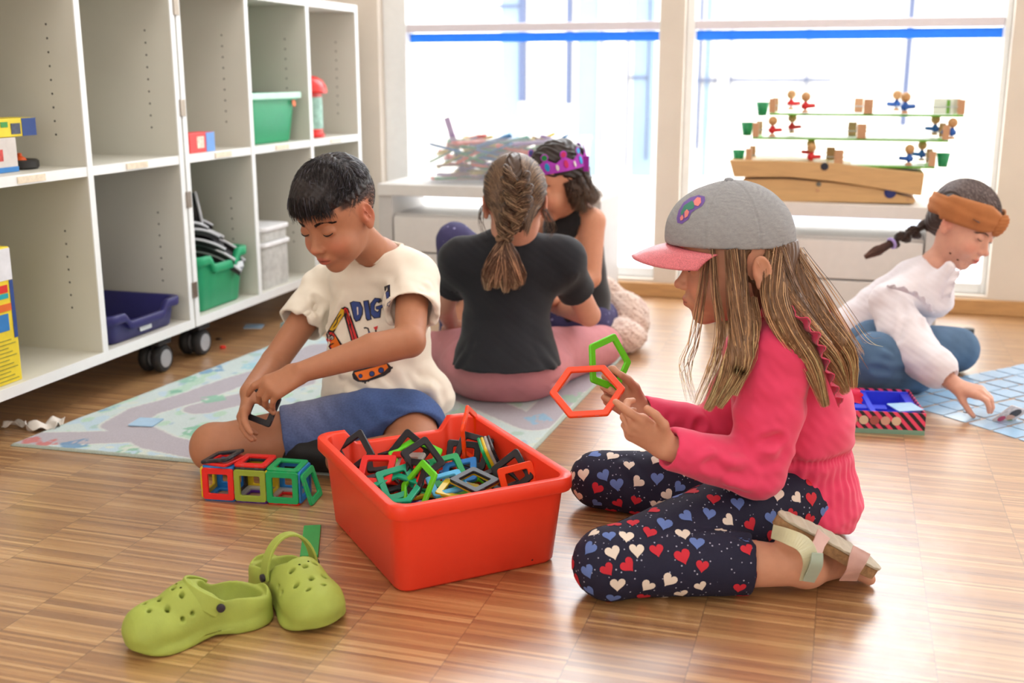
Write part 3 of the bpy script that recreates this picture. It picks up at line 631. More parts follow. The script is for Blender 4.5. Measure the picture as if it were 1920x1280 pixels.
# striped game box
gb = empty('game_box', (.093, 2.685, 0), R(8), label='open pink and black striped game box with blue insert beside the pink girl', cat='box')
def stripes():
    m = bpy.data.materials.new('pink_black_stripes'); m.use_nodes = True; n = m.node_tree.nodes; l = m.node_tree.links; b = n['Principled BSDF']
    tc = n.new('ShaderNodeTexCoord'); sp = n.new('ShaderNodeSeparateXYZ'); l.new(tc.outputs['Object'], sp.inputs[0])
    def M(op, a, c=None):
        x = n.new('ShaderNodeMath'); x.operation = op
        for i, q in enumerate((a, c)):
            if q is None: continue
            if isinstance(q, (int, float)): x.inputs[i].default_value = q
            else: l.new(q, x.inputs[i])
        return x.outputs[0]
    f = M('GREATER_THAN', M('FRACT', M('MULTIPLY', M('ADD', M('ADD', sp.outputs[0], M('MULTIPLY', sp.outputs[1], 1.)), M('MULTIPLY', sp.outputs[2], .9)), 46.)), .5)
    mx = n.new('ShaderNodeMix'); mx.data_type = 'RGBA'; l.new(f, mx.inputs[0]); mx.inputs[6].default_value = L4((232, 72, 110)); mx.inputs[7].default_value = L4((30, 26, 32))
    g = M('LESS_THAN', sp.outputs[2], .011); m2 = n.new('ShaderNodeMix'); m2.data_type = 'RGBA'; l.new(g, m2.inputs[0]); l.new(mx.outputs[2], m2.inputs[6]); m2.inputs[7].default_value = L4((120, 160, 138)); l.new(m2.outputs[2], b.inputs['Base Color']); b.inputs['Roughness'].default_value = .4
    return m
bx = MB(); W2, D2, H2, T2 = .105, .100, .052, .003
bx.box(-W2, -D2, 0, W2, D2, T2); bx.box(-W2, -D2, T2, W2, -D2+T2, H2); bx.box(-W2, D2-T2, T2, W2, D2, H2); bx.box(-W2, -D2+T2, T2, -W2+T2, D2-T2, H2); bx.box(W2-T2, -D2+T2, T2, W2, D2-T2, H2)
bx.obj('box_tray', stripes(), gb)
bi = mat('blue_insert', (52, 66, 218), .35, coat=.3); q = MB(); W3, D3 = W2-T2-.001, D2-T2-.001
q.box(-W3, -D3, T2+.0002, W3, D3, T2+.002)
for y0_, y1_ in ((-D3, -D3+.008), (D3-.008, D3)): q.box(-W3, y0_, .005, W3, y1_, .048)
for x0_, x1_ in ((-W3, -W3+.008), (W3-.02, W3), (-.012, .0)): q.box(x0_, -D3+.008, .005, x1_, D3-.008, .045)
q.box(.0, -.02, .005, .035, .012, .036).box(-.06, -.02, .005, -.012, .012, .036).obj('insert', bi, gb, bevel=.0015)
q = MB()
for i, (c) in enumerate(range(5)):
    T = Matrix.Translation((-.055+.024*i, -D2-.0004, .031)) @ Matrix.Rotation(pi/2, 4, 'X'); q.m = i % 3; q.lathe([(.0105, -.0004), (.0105, .0004)], 18, T)
q.obj('round_print', [mat('print_a', (206, 160, 140), .6), mat('print_b', (214, 190, 160), .6), mat('print_c', (170, 90, 84), .6)], gb)
# crumpled paper strip at the rug's corner
nx, ny = 34, 12; c0, c1 = Zp(6, 803), Zp(118, 800); ax = c1-c0; ay = V(-ax[1], ax[0], 0)/np.linalg.norm(ax); v = []; f = []
for i in range(nx):
    for j in range(ny):
        s_ = i/(nx-1); t_ = j/(ny-1)-.5; wd = .022+.045*np.clip((s_-.42)*4, 0, 1); p_ = c0+ax*s_*1.0+ay*(t_*wd+.010*sin(s_*9)+(.012 if s_ > .45 else 0)*-1)
        v.append((p_[0], p_[1], .010+.006*sin(s_*23+t_*6)+.006*sin(t_*9+s_*11)*(s_ > .4)+random.uniform(0, .0015)))
for i in range(nx-1):
    for j in range(ny-1): a_ = i*ny+j; f.append((a_, a_+ny, a_+ny+1, a_+1))
pm = MB().add(v, f); o = pm.obj('paper_scrap', mat('crumpled_paper', (228, 222, 214), .9), smooth=True, label='crumpled white paper scrap at the rug\'s left corner', cat='paper'); so = o.modifiers.new('t', 'SOLIDIFY'); so.thickness = .0008
for (u, v_), c, nm, lb, h_ in (((418, 653), (206, 50, 36), 'toy_crumb', 'tiny red plastic piece on the floor beyond the rug', .008), ((410, 636), (60, 44, 34), 'toy_crumb', 'tiny dark crumb on the floor under the shelf edge', .004)):
    p_ = Zp(u, v_); o = MB().lathe([(.003, 0), (.0095, .001), (.009, h_), (.003, h_+.001)], 14).obj(nm, mat(nm+str(c[0]), c, .4), label=lb, cat='toy piece'); o.location = p_
# teal little box with blue content behind the boy
p_ = Zp(540, 634); tbx = empty('small_box', p_+V(.02, .03, 0), R(10), label='small pale teal open box with blue content behind the boy', cat='box')
q = MB(); 
for a_ in ((-.045, -.035, 0, .045, .035, .003), (-.045, -.035, .003, .045, -.032, .048), (-.045, .032, .003, .045, .035, .048), (-.045, -.032, .003, -.042, .032, .048), (.042, -.032, .003, .045, .032, .048)): q.box(*a_)
q.obj('box_walls', mat('pale_teal_box', (150, 176, 172), .3, alpha=.7), tbx, bevel=.0008); MB().box(-.04, -.03, .004, .04, .03, .024).obj('blue_filling', mat('blue_filling', (44, 116, 196), .4), tbx, bevel=.003)
p_ = Zp(1815, 632); o = MB().lathe([(.0001, 0), (.0165, 0), (.0172, .003), (.0172, .026), (.015, .029), (.0001, .029)], 28).obj('round_cap', mat('black_cap', (34, 34, 34), .4), label='small black round cap standing on the floor behind the blouse girl\'s knee', cat='cap'); o.location = p_; auto_smooth(o)
# ================================================================== THINGS IN THE SHELVES AND ON THE BENCHES
def boxthing(name, c, dims, rz, m, label, cat, bev=.002, extra=None):
    r_ = empty(name, c, rz, label=label, cat=cat); w_, d_, h_ = dims; MB().box(-w_/2, -d_/2, 0, w_/2, d_/2, h_).obj('carton', m, r_, bevel=bev)
    for nm, (y0, y1, z0, z1), mm, lb in extra or (): MB().box(w_/2+.0002, y0, z0, w_/2+.0014, y1, z1).obj(nm, mm, r_, **({'label': lb} if lb else {}))
    return r_
navy = mat('navy_plastic', (44, 42, 104), .4, var=.04); greenp = mat('green_plastic', (34, 160, 110), .42, var=.03); lab = mat('paper_label', (226, 232, 236), .6)
tr = empty('shallow_tray', (-1.955, 2.515, .1252), R(-90), label='dark blue shallow tray with a white label in the bottom shelf', cat='tray')
tray(tr, None, .275, .37, .335, .405, .078, navy, dip=(.026, .075), rimh=.02, rim=.014)
MB().prism(rrect(.052, .032, .003), 0, .0012, Matrix.Translation((0, .1895, .030)) @ Matrix.Rotation(R(-84), 4, 'X')).obj('label_card', lab, tr)
g1 = empty('green_storage_bin', (-1.95, 2.915, .1252), R(-90), label='green bin on the lower shelf heaped with black track pieces', cat='bin', group='green bins in the shelves')
tray(g1, None, .235, .35, .29, .40, .165, greenp, dip=(.03, .06), rimh=.022); MB().prism(rrect(.05, .018, .002), 0, .0012, Matrix.Translation((-.085, .192, .112)) @ Matrix.Rotation(R(-84), 4, 'X')).obj('label_card', lab, g1)
g2 = empty('green_storage_bin', (-1.95, 3.30, .5852), R(-90), label='green bin with pale rim and orange sticker on the upper shelf', cat='bin', group='green bins in the shelves')
tray(g2, None, .27, .33, .335, .375, .158, greenp, rimh=.02, rim=.012); MB().prism(rrect(.02, .024, .008), 0, .0012, Matrix.Translation((-.125, .182, .125)) @ Matrix.Rotation(R(-84), 4, 'X')).obj('sticker', mat('orange_sticker', (236, 120, 74), .6), g2)
MB().box(-.166, .176, .140, .166, .1895, .1595).obj('rim_strip', mat('pale_green_rim', (190, 232, 214), .4), g2, bevel=.002)
# black track pieces heaped in the lower green bin
trk = mat('black_track', (40, 38, 40), .5, coat=.2); trw = mat('track_edge_white', (206, 208, 214), .5)
def track(c, n_, spin, L_, W_, label):
    r_ = empty('toy_track', c, label=label, cat='toy track', group='black toy track pieces in the green bin'); z = Vector(n_).normalized(); q = z.to_track_quat('Z', 'Y').to_matrix().to_4x4() @ Matrix.Rotation(R(spin), 4, 'Z'); r_.matrix_world = Matrix.Translation(c) @ q
    N = 12; v = []; f = []
    for i in range(N+1):
        a = (i/N-.5); y = a*L_; z_ = .03*(1-4*a*a)
        for x, dz in ((-W_/2, .016), (-W_/2+.006, .016), (-W_/2+.006, .004), (W_/2-.006, .004), (W_/2-.006, .016), (W_/2, .016), (W_/2, 0), (-W_/2, 0)): v.append((x, y, z_+dz))
    for i in range(N):
        for k in range(8): f.append((i*8+k, i*8+(k+1) % 8, i*8+8+(k+1) % 8, i*8+8+k))
    f += [tuple(range(8))[::-1], tuple(N*8+k for k in range(8))]; MB().add(v, f).obj('track_bed', trk, r_)
    e = MB()
    for sx in (-1, 1):
        pts = [(sx*(W_/2-.003), (i/N-.5)*L_, .03*(1-4*(i/N-.5)**2)+.018) for i in range(N+1)]; e.tube(pts, .0042, 6)
    e.obj('track_rail', trw, r_)
LBT = ['standing straight up at the back', 'leaning against the cabinet side', 'lying flat under the upright ones', 'curving outward over the bin rim', 'crossing in the middle', 'lowest and reaching farthest right', 'wedged steeply at the left']
for i, (c_, n_, sp, L_) in enumerate((((-1.93, 2.915, .402), (.55, -.8, .1), 0, .13), ((-1.89, 2.945, .392), (.55, -.8, .16), 8, .12), ((-1.87, 2.905, .328), (.30, -.25, .92), 88, .17), ((-1.86, 2.945, .276), (.32, -.22, .92), 58, .22), ((-1.87, 2.915, .300), (.32, -.28, .92), 76, .20), ((-1.85, 2.965, .246), (.34, -.18, .92), 48, .22), ((-1.88, 2.885, .352), (.35, -.3, .9), 100, .14))):
    track(c_, n_, sp, L_, .075, 'black curved toy track piece with white edges, '+LBT[i])
# white tubs with lids
for nm, cc, dims, lb in (('lidded_tub', (-1.87, 3.262, .1252), (.2, .18, .135), 'large clear-walled tub with white contents below a white lid'), ('lidded_tub', (-1.87, 3.262, .2755), (.2, .17, .035), 'flat white tub standing on top of the larger tub')):
    r_ = empty(nm, cc, label=lb, cat='tub', group='white lidded tubs'); w_, d_, h_ = dims
    MB().prism(rrect(w_, d_, .02), 0, h_).obj('tub_wall', mat('milky_plastic', (214, 214, 210), .35, var=.16, vscale=45, alpha=.85), r_, bevel=.002); MB().prism(rrect(w_+.014, d_+.014, .024), h_+.0003, h_+.014).obj('lid', mat('white_lid', (240, 240, 242), .35), r_, bevel=.003)
# red canister with domed top
r_ = empty('red_canister', (-1.825, 3.64, .5852), label='tall red canister with domed lid on the upper shelf', cat='canister'); rp = mat('canister_red', (222, 44, 40), .3, coat=.3)
o = MB().lathe([(.001, 0), (.052, .001), (.056, .006), (.056, .012), (.05, .016), (.05, .15), (.001, .151)], 40).obj('canister_wall', rp, r_); auto_smooth(o)
o = MB().lathe([(.001, .1512), (.068, .152), (.07, .158), (.066, .178), (.054, .197), (.034, .209), (.001, .214)], 40).obj('domed_lid', rp, r_); auto_smooth(o)
o = MB().lathe([(.0502, .03), (.0508, .031), (.0508, .139), (.0502, .14)], 40).obj('paper_wrap', mat('wrap_greenish', (150, 190, 176), .5, var=.25, vscale=50), r_)
# small card boxes
boxthing('card_box', (-1.79, 2.85, .5852), (.05, .13, .055), 0, mat('card_box_red', (232, 74, 74), .5), 'small red and light blue card box on the middle upper shelf', 'box', extra=(('end_panel', (.02, .0645, .0005, .0545), mat('box_light_blue', (110, 160, 226), .5), 'light blue end of the box'), ('card_picture', (-.028, .008, .012, .045), mat('card_picture', (232, 214, 196), .5, var=.3, vscale=120), None)))
yb = mat('box_yellow', (238, 214, 52), .5); nb = mat('box_navy', (40, 72, 140), .5)
boxthing('game_carton', (-1.85, 2.15, .6632), (.07, .15, .041), 0, yb, 'yellow card game box with a dark blue end, topmost in the first bay', 'box', extra=(('end_panel', (.028, .0745, .0005, .0405), nb, 'dark blue end of the box'), ('green_emblem', (-.04, -.018, .022, .034), mat('box_green', (60, 150, 70), .5), None), ('car_picture', (-.008, .022, .006, .03), mat('car_picture', (70, 76, 96), .5, var=.4, vscale=90), None)))
boxthing('game_carton', (-1.85, 2.09, .5852), (.07, .13, .077), 0, mat('box_grey_white', (214, 208, 204), .6), 'grey white game carton below the yellow box in the first bay', 'box', extra=(('red_picture', (-.02, .018, .026, .052), mat('red_picture', (190, 66, 60), .5, var=.4, vscale=90), None), ('blue_base', (-.0645, .0645, .0005, .012), mat('box_mid_blue', (50, 126, 196), .5), None)))
r_ = empty('wheel_toy', (-1.86, 2.215, .5852), label='flat black wheel toy with an orange knob in the first bay', cat='toy')
o = MB().lathe([(.001, 0), (.038, .001), (.042, .005), (.042, .018), (.038, .022), (.03, .02), (.001, .018)], 32).obj('wheel', mat('toy_black', (36, 34, 34), .5), r_); auto_smooth(o); MB().lathe([(.016, .019), (.012, .026), (.005, .03), (.005, .036), (.001, .037)], 12).obj('knob', mat('toy_orange', (240, 100, 40), .4), r_)
r_ = boxthing('tall_carton', (-1.82, 1.99, .1252), (.1, .11, .305), 0, yb, 'tall yellow toy carton with small coloured prints in the bottom bay', 'box', extra=(('white_top_panel', (-.054, .054, .232, .302), mat('box_white', (226, 228, 234), .5), None), ('blue_stripe', (.043, .054, .1, .231), nb, None), ('red_print', (-.01, .036, .205, .222), mat('box_red', (214, 44, 40), .5), None), ('teal_print', (-.01, .036, .192, .203), mat('box_teal', (30, 168, 180), .5), None), ('orange_print', (-.01, .042, .164, .18), mat('box_orange', (226, 110, 40), .5), None), ('blue_print', (-.01, .03, .12, .158), mat('box_mid_blue'), None)))
tl = MB()
for i in range(11): tl.box(.0502, -.045, .008+i*.009, .0512, .044-(i % 3)*.012, .0098+i*.009)
tl.obj('small_print', mat('print_grey', (150, 146, 60), .6), r_)
# ------------------------------------------------------------------ clear bin of plastic strips on the left bench
cb_c = V(-1.165, 3.815, .4282); r_ = empty('clear_bin', cb_c, label='large clear plastic bin full of coloured strips on the left bench', cat='bin')
tray(r_, None, .56, .27, .60, .29, .165, mat('clear_plastic', (238, 242, 250), .12, alpha=.2, var=.01), rim=.006, rimh=.01, n=6)
SC = [('green', (52, 150, 84)), ('orange', (232, 100, 62)), ('yellow', (218, 196, 70)), ('purple', (130, 90, 150)), ('blue', (46, 124, 180)), ('red', (214, 62, 66)), ('teal', (60, 160, 150)), ('brown', (150, 110, 86))]
SM = {}
for n_, c_ in SC:
    m_ = mat('strip_'+n_, c_, .35, alpha=.72); b_ = MB()
    b_.ring(rrect(.022, .13, .004, 2), rrect(.010, .118, .003, 2), -.004, .004)
    for k in range(3): b_.box(-.005, -.03+.03*k-.002, -.0035, .005, -.03+.03*k+.002, .0035)
    SM[n_] = b_.mesh('strip_'+n_, m_)
rr = random.Random(11)
for i in range(126):
    n_ = SC[rr.randrange(8)][0]; lay = i//18; x = cb_c[0]+rr.uniform(-.205, .205); y = cb_c[1]+rr.uniform(-.072, .072); z = cb_c[2]+.012+lay*.0215+rr.uniform(0, .006)
    o = link('plastic_strip', SM[n_], label='%s plastic strip heaped inside the clear bin on the left bench' % n_, cat='toy strip', group='plastic strips in the clear bin'); o.location = (x, y, z); o.rotation_euler = (rr.uniform(-.5, .5)*(lay > 1), rr.uniform(-.5, .5)*(lay > 4)+rr.uniform(-.12, .12), pi/2+rr.uniform(-.65, .65)*(1 if abs(x-cb_c[0]) < .19 else .3))
o = link('plastic_strip', MB().box(-.011, -.0, -.003, .011, .21, .003).mesh('long_strip', mat('strip_purple')), label='long pale purple strip sticking up out of the clear bin', cat='toy strip', group='plastic strips in the clear bin'); o.matrix_world = Matrix.Translation((-1.30, 3.79, .455)) @ Matrix.Rotation(R(19), 4, 'Y').inverted() @ Matrix.Rotation(R(86), 4, 'X')
# ------------------------------------------------------------------ wooden games on the right bench
oak = mat('plain_wood', (205, 164, 112), .5, var=.08, vscale=10, stretch=(1, 8, 8)); oak2 = mat('end_block_wood', (196, 150, 112), .5, var=.08, vscale=20); fgreen = mat('board_green', (110, 178, 62), .45)
rod = mat('rod_metal', (176, 182, 180), .35, metal=.5); fhead = mat('figure_wood', (196, 150, 100), .5); fred = mat('figure_red', (206, 40, 44), .45); fblue = mat('figure_blue', (38, 92, 176), .45); cupm = mat('cup_green', (34, 146, 92), .4)
def plank(px, y0, y1, label, bolts):
    P3 = [Yp(u, v_, y0) for u, v_ in px]; r_ = empty('wooden_beam', (P3[0][0], (y0+y1)/2, min(p[2] for p in P3)), label=label, cat='wooden beam', group='wooden beams under the table games'); off = V(*r_.location)
    n = len(P3); v = [(p[0], y0, p[2]) for p in P3]+[(p[0], y1, p[2]) for p in P3]; f = [tuple(range(n)), tuple(range(n, 2*n))[::-1]]+[(i, n+i, n+(i+1) % n, (i+1) % n) for i in range(n)]
    MB().add(v, f).obj('beam', oak, r_, bevel=.003, off=off)
    for u, v_, rad, m in bolts: p = Yp(u, v_, y0); MB().lathe([(.0001, .003), (rad*.7, .003), (rad, .001), (rad, -.001)], 16, Matrix.Translation(p) @ Matrix.Rotation(pi/2, 4, 'X')).obj('bolt', m, r_, off=off)
blt = mat('bolt_dark', (32, 36, 52), .4); blb = mat('bolt_blue', (30, 44, 110), .4)
plank([(1392, 336), (1470, 335), (1560, 342), (1640, 352), (1717, 374), (1714, 382), (1560, 379), (1480, 378), (1400, 374)], 3.70, 3.88, 'lower pale wooden beam lying on the right bench', [(1535, 345, .008, mat('bolt_grey', (110, 106, 96), .4)), (1533, 357, .005, oak2), (1669, 361, .018, blb), (1702, 374, .004, oak2)])
plank([(1367, 300), (1480, 302), (1560, 306), (1650, 316), (1734, 325), (1728, 367), (1716, 366), (1640, 352), (1560, 340), (1480, 332), (1376, 332)], 3.69, 3.89, 'upper bent wooden beam carrying the stack of table games', [(1546, 312, .0125, blt)])
def game(k, ul, ur, vb, label, figs, mid):
    # one frame: board below, end blocks, two rods, turning figures, middle blocks, cups
    yf, yb_ = 3.715, 3.885; a = Yp(ul, vb[0], yf); c = Yp(ur, vb[1], yf); L_ = c[0]-a[0]; z0 = (a[2]+c[2])/2
    r_ = empty('table_football_game', (a[0], yf, z0), label=label, cat='toy', group='stack of wooden table football games'); H_ = .052
    MB().box(0, .002, .0, L_, .168, .006).obj('board', [fgreen], r_, bevel=.002)
    MB().box(.03, .012, .0062, L_-.03, .158, .0075).obj('white_pitch', mat('pitch_white', (226, 232, 226), .4), r_)
    for x in (0, L_-.02):
        for y in (-.0, .152): MB().box(x, y, .0075, x+.02, y+.018, H_).obj('end_block', oak2, r_, bevel=.001)
    for y, z in ((.009, .030), (.161, .034)): MB().tube([(.0, y, z), (L_, y, z)], .0016, 8).obj('rod', rod, r_)
    for x, y in ((mid, .0), (mid-.028, .152)): MB().box(x-.014, y, .0076, x+.014, y+.018, H_).obj('middle_block', oak2, r_, bevel=.001)
    for x, y, m, s in figs:
        z = .030 if y < .1 else .034; q = MB().tube([(x-.012*s, y, z-.002), (x+.03*s, y, z+.001)], [.008, .0062], 10, up=(0, 0, 1)); q.lathe([(.004, -.012), (.010, -.004), (.009, .008), (.004, .014)], 12, c=(x, y, z)); fo = q.obj('figure', m, r_, smooth=True)
        MB().ball((x, y, z+.0285), .0152, 10).obj('figure_head', fhead, fo, smooth=True); MB().lathe([(.001, -.021), (.011, -.021), (.009, -.013), (.001, -.0125)], 12, c=(x, y, z)).obj('figure_foot', oak2, fo)
    return r_, L_
F, Bk = .009, .161
r3, L3 = game(0, 1397, 1753, (304, 322), 'lowest table football game in the wooden stack', [(.205, F, fred, 1), (.198, Bk, fred, -1), (.50, F, fblue, -1), (.545, Bk, fblue, -1)], .29)
r2_, L2 = game(1, 1410, 1779, (260, 268), 'middle table football game in the wooden stack', [(.062, F, fred, 1), (.115, Bk, fred, 1), (.60, F, fblue, -1), (.56, Bk, fblue, -1)], .335)
r1, L1 = game(2, 1441, 1808, (214, 222), 'topmost table football game in the wooden stack', [(.112, F, fred, 1), (.06, Bk, fred, 1), (.41, F, fblue, 1), (.39, Bk, fblue, -1)], .302)
cup = lambda: MB().lathe([(.001, 0), (.014, .001), (.021, .044), (.019, .044), (.012, .004), (.001, .004)], 20)
for g_, x, y, z in ((r1, -.024, .06, -.004), (r2_, -.024, .09, .006), (r3, -.026, .05, .0), (r3, L3+.024, .05, .002)):
    o = cup().obj('cup', cupm, g_, smooth=True); o.location = (x, y, z)
MB().box(L1-.09, .02, .0082, L1-.022, .024, .055).obj('goal_panel', mat('goal_panel', (206, 214, 196), .3, alpha=.7), r1); MB().box(L1-.052, .018, .0085, L1-.042, .0198, .05).obj('goal_post', fgreen, r1)
# ================================================================== PEOPLE: shared builders
def nrm(a): a = np.array(a, float); return a/np.linalg.norm(a)
def skin_mat(): return mat('skin', attr=True, rough=.52, var=.035, vscale=70, sss=.12, bump=.06, bscale=900, spec=.4)
def hair_mat(): return mat('hair', attr=True, rough=.42, var=.12, vscale=60, spec=.45)
def head_clay(ears=True, jaw=1., smile=0., ey=0., eo=0.):
    c = Clay()
    c.ell((0, -.017, .037), (.0745, .0915, .080), k=.01).ell((0, .012, -.020), (.060, .070, .070), k=.03).ell((0, .030, -.048), (.050*jaw, .050, .050), k=.022)
    c.ell((0, .060, -.088), (.019, .017, .015), k=.022)                     # chin
    c.ell((0, .050, .040), (.052, .034, .030), k=.02)                       # forehead
    for s in (-1, 1):
        c.ell((s*.034, .052, -.036), (.025, .026, .026), k=.018)            # cheek
        c.ell((s*.031, .091, .006), (.017, .013, .0105), k=.014, op='s')    # eye socket
        c.ell((s*.031, .0665, .004), (.0155, .0145, .0125), k=.003)         # lowered lid over the eye ball
    c.cap((0, .078, .004), (0, .0955, -.026), .0055, .0082, k=.012).ell((0, .0985, -.0285), (.0088, .0085, .0078), k=.006)
    for s in (-1, 1): c.ell((s*.0095, .090, -.0325), (.0062, .0085, .0062), k=.005); c.ell((s*.0052, .0965, -.0378), (.003, .005, .0025), k=.002, op='s')
    c.ell((0, .077, -.058), (.022, .014, .014), k=.012)                     # mouth mound
    c.ell((0, .0885, -.0545), (.0165, .0062, .0042), k=.004).ell((0, .0865, -.0635), (.0145, .0066, .0055), k=.004)
    c.ell((0, .0965, -.0590), (.0185, .0085, .0011), k=.0018, op='s'); c.ell((0, .094, -.0475), (.003, .004, .006), k=.004, op='s')
    if smile:
        for s in (-1, 1): c.cap((s*.015, .09, -.0588), (s*.025, .080, -.0535), .0013, .001, k=.002, op='s')
    if ears:
        for s in (-1, 1):
            M = rot_to((s*.30, -.95, .05), (s*.12, -.12, 1))
            c.ell((s*(.0745+eo), -.010+ey, -.004), (.0060, .0175, .0285), M, k=.004); c.ell((s*(.0725+eo*.7), -.008+ey, -.028), (.0065, .009, .010), k=.005)
            c.ell((s*(.0808+eo), -.0108+ey, .002), (.0056, .0112, .0195), M, k=.002, op='s').cap((s*(.0785+eo), -.004+ey, .012), (s*(.0785+eo), -.012+ey, -.012), .0016, .0016, k=.002); c.ell((s*(.0755+eo*.5), .001+ey, -.010), (.004, .004, .006), k=.003)
    return c
def face_paint(q, col, lips, blush=.25):
    def bl(c, r, colr, a):
        d = np.linalg.norm((q-np.array(c))/np.array(r), axis=1); m = np.clip(1.25-d, 0, 1)[:, None]*a; col[:] = col*(1-m)+lin(colr)*m
    for s in (-1, 1): bl((s*.038, .07, -.03), (.028, .03, .02), (214, 118, 98), blush); bl((s*.078, -.01, 0), (.012, .03, .035), (204, 100, 80), .4); bl((s*.031, .085, .012), (.019, .02, .008), (150, 84, 66), .3)
    bl((0, .104, -.03), (.012, .012, .012), (214, 116, 96), .3)
    m = ((q[:, 0]/.0185)**2+((q[:, 2]+.0592)/.0098)**2 < 1) & (q[:, 1] > .082); m2 = np.clip(1.3-((q[:, 0]/.0185)**2+((q[:, 2]+.0592)/.0098)**2), 0, 1)[:, None]*.85; m2[q[:, 1] < .076] = 0
    col[:] = col*(1-m2)+lin(lips)*m2
    m = (np.abs(q[:, 2]+.059) < .0010) & (np.abs(q[:, 0]) < .018) & (q[:, 1] > .078); col[m] = col[m]*.45
class Person:
    def __init__(s, base, skin, label, hc, M, sc=1., h=.0026, lips=(190, 92, 86)):
        s.c = Clay(); s.base = np.array(base, float); s.skin = skin; s.label = label; s.hc = np.array(hc, float); s.M = M; s.sc = sc; s.h = h; s.lips = lips; s.root = None; s.paint = []
    def W(s, p): return np.array(p, float)*s.sc @ s.M.T+s.hc          # head frame -> place
    def Hq(s, p): return (p-s.hc) @ s.M/s.sc
    def build(s, ears=True, jaw=1., smile=0, head=True, blush=.25, ey=0., eo=0.):
        if head: s.c.put(head_clay(ears, jaw, smile, ey, eo), s.M, s.hc, s.sc)
        v, f = s.c.skin(s.h); col = np.tile(lin(s.skin), (len(v), 1)); q = s.Hq(v)
        if head: face_paint(q, col, s.lips, blush)
        for fn in s.paint: fn(v, q, col)
        s.v, s.f = v, f
        me = raw_mesh('person', v-s.base, f, mats=[skin_mat()], col=col); s.root = link('person', me, loc=s.base, label=s.label, cat='person'); return s
    def part(s, name, clay, h, m, disp=None, col=None, extra=None, **k):
        v, f = clay.skin(h, disp) if isinstance(clay, Clay) else clay; cc = None
        if col is not None: cc = col(v) if callable(col) else np.tile(lin(col), (len(v), 1))
        mats = [m]; mi = None
        if extra is not None:                 # printed patches lying on the cloth: lists of (verts, tris, material)
            bv = BVHTree.FromPolygons([tuple(p) for p in v], [tuple(map(int, q)) for q in f]); V_, F3, MI = [v], [], [0]*len(f); n0 = len(v)
            for pv, pf, pm in extra(bv, v, f):
                if pm not in mats: mats.append(pm)
                V_.append(pv); F3.append(np.array(pf)+n0); n0 += len(pv); MI += [mats.index(pm)]*len(pf)
            vv = np.concatenate(V_); f3 = np.concatenate(F3) if F3 else None; mi = MI
            if cc is not None: cc = np.r_[cc, np.ones((len(vv)-len(cc), 3))]
            me = raw_mesh(name, vv-s.base, f, f3, mats, mi, col=cc)
        else: me = raw_mesh(name, v-s.base, f, mats=mats, col=cc)
        o = link(name, me, s.root, **k); o['_v'] = 0; del o['_v']; s.last = (v, f); return o
    def mb(s, name, mb, m, smooth=True, **k): return mb.obj(name, m, s.root, smooth=smooth, off=s.base, **k)
    def lashes(s, dz=-.0035, col=(40, 26, 22), brow=(52, 36, 30), bw=1., sides=(-1, 1), lift=0, droop=.0038, lr=1.):
        for sd in sides:
            b = MB(); pts = []; rs = []
            for i in range(15):
                t = i/7-1; x = sd*.031+.0142*t; z = .004+dz-droop*(1-t*t); y = .0665+.0145*math.sqrt(max(.02, 1-(.88*t)**2-((z-.004)/.0125)**2))+.0006
                pts.append(s.W((x, y, z))); rs.append(.00125*lr*s.sc*(1.05-.55*abs(t)))
            b.tube(pts, rs, 6); s.mb('eyelashes', b, mat('lash%d' % col[0], col, .6, var=.1))
        st = []
        for sd in sides:
            for i in range(int(110*bw*bw)):
                t = random.random(); x = sd*(.013+.034*t); z = .0225+lift+.0055*sin(pi*min(1, t*1.15))-.004*t*t+random.uniform(-.0019, .0019)*(1-.5*t)*bw; y = .0835-.010*t-.014*t*t
                a = np.array((x, y, z)); st.append(np.array([s.W(a+np.array((sd*.0075*k, -.0032*k*t, .0016*k-.001*k*t))+np.array((0, .0008+.0006*sin(pi*k), 0))) for k in (0, .33, .66, 1)]))
        strands(s, 'eyebrows', np.array(st), .00042*s.sc, brow, .15)
def strands(s, name, st, r, rgb, var=.2, tips=None, seed=1, streak=None, taper=True, **k):
    """st: (n, k, 3) polylines -> one mesh of thin three sided hairs"""
    n, K = st.shape[:2]; T = np.gradient(st, axis=1); T /= np.linalg.norm(T, axis=2, keepdims=True)+1e-12
    A = np.cross(T, np.array((.31, .22, .92))); A /= np.linalg.norm(A, axis=2, keepdims=True)+1e-9; B = np.cross(T, A)
    rr = np.ones((n, K, 1))*r
    if taper: rr = rr*np.clip((1-np.linspace(0, 1, K)**3*.8), .2, 1)[None, :, None]
    v = np.stack([st+rr*(cos(q)*A+sin(q)*B) for q in (0, 2.094, 4.189)], 2).reshape(-1, 3)
    i = (np.arange(n)[:, None]*K+np.arange(K-1)).ravel()*3; f = np.concatenate([np.stack([i+a, i+b, i+3+b, i+3+a], 1) for a, b in ((0, 1), (1, 2), (2, 0))])
    g = np.random.default_rng(seed); base = lin(rgb); c = base*(1+var*g.normal(size=(n, 1)).clip(-2, 2))
    if streak is not None: m = g.random(n) < streak[1]; c[m] = lin(streak[0])*(1+.15*g.normal(size=(m.sum(), 1)))
    col = np.repeat(c[:, None, :], K, 1)
    if tips is not None: t = np.linspace(0, 1, K)[None, :, None]**1.3; col = col*(1-t)+lin(tips)*t*(c/base).mean(1)[:, None, None]
    col = np.repeat(col, 3, axis=1).reshape(-1, 3).clip(.002, 1)
    me = raw_mesh(name, v-s.base, f, mats=[hair_mat()], col=col); return link(name, me, s.root, **k)
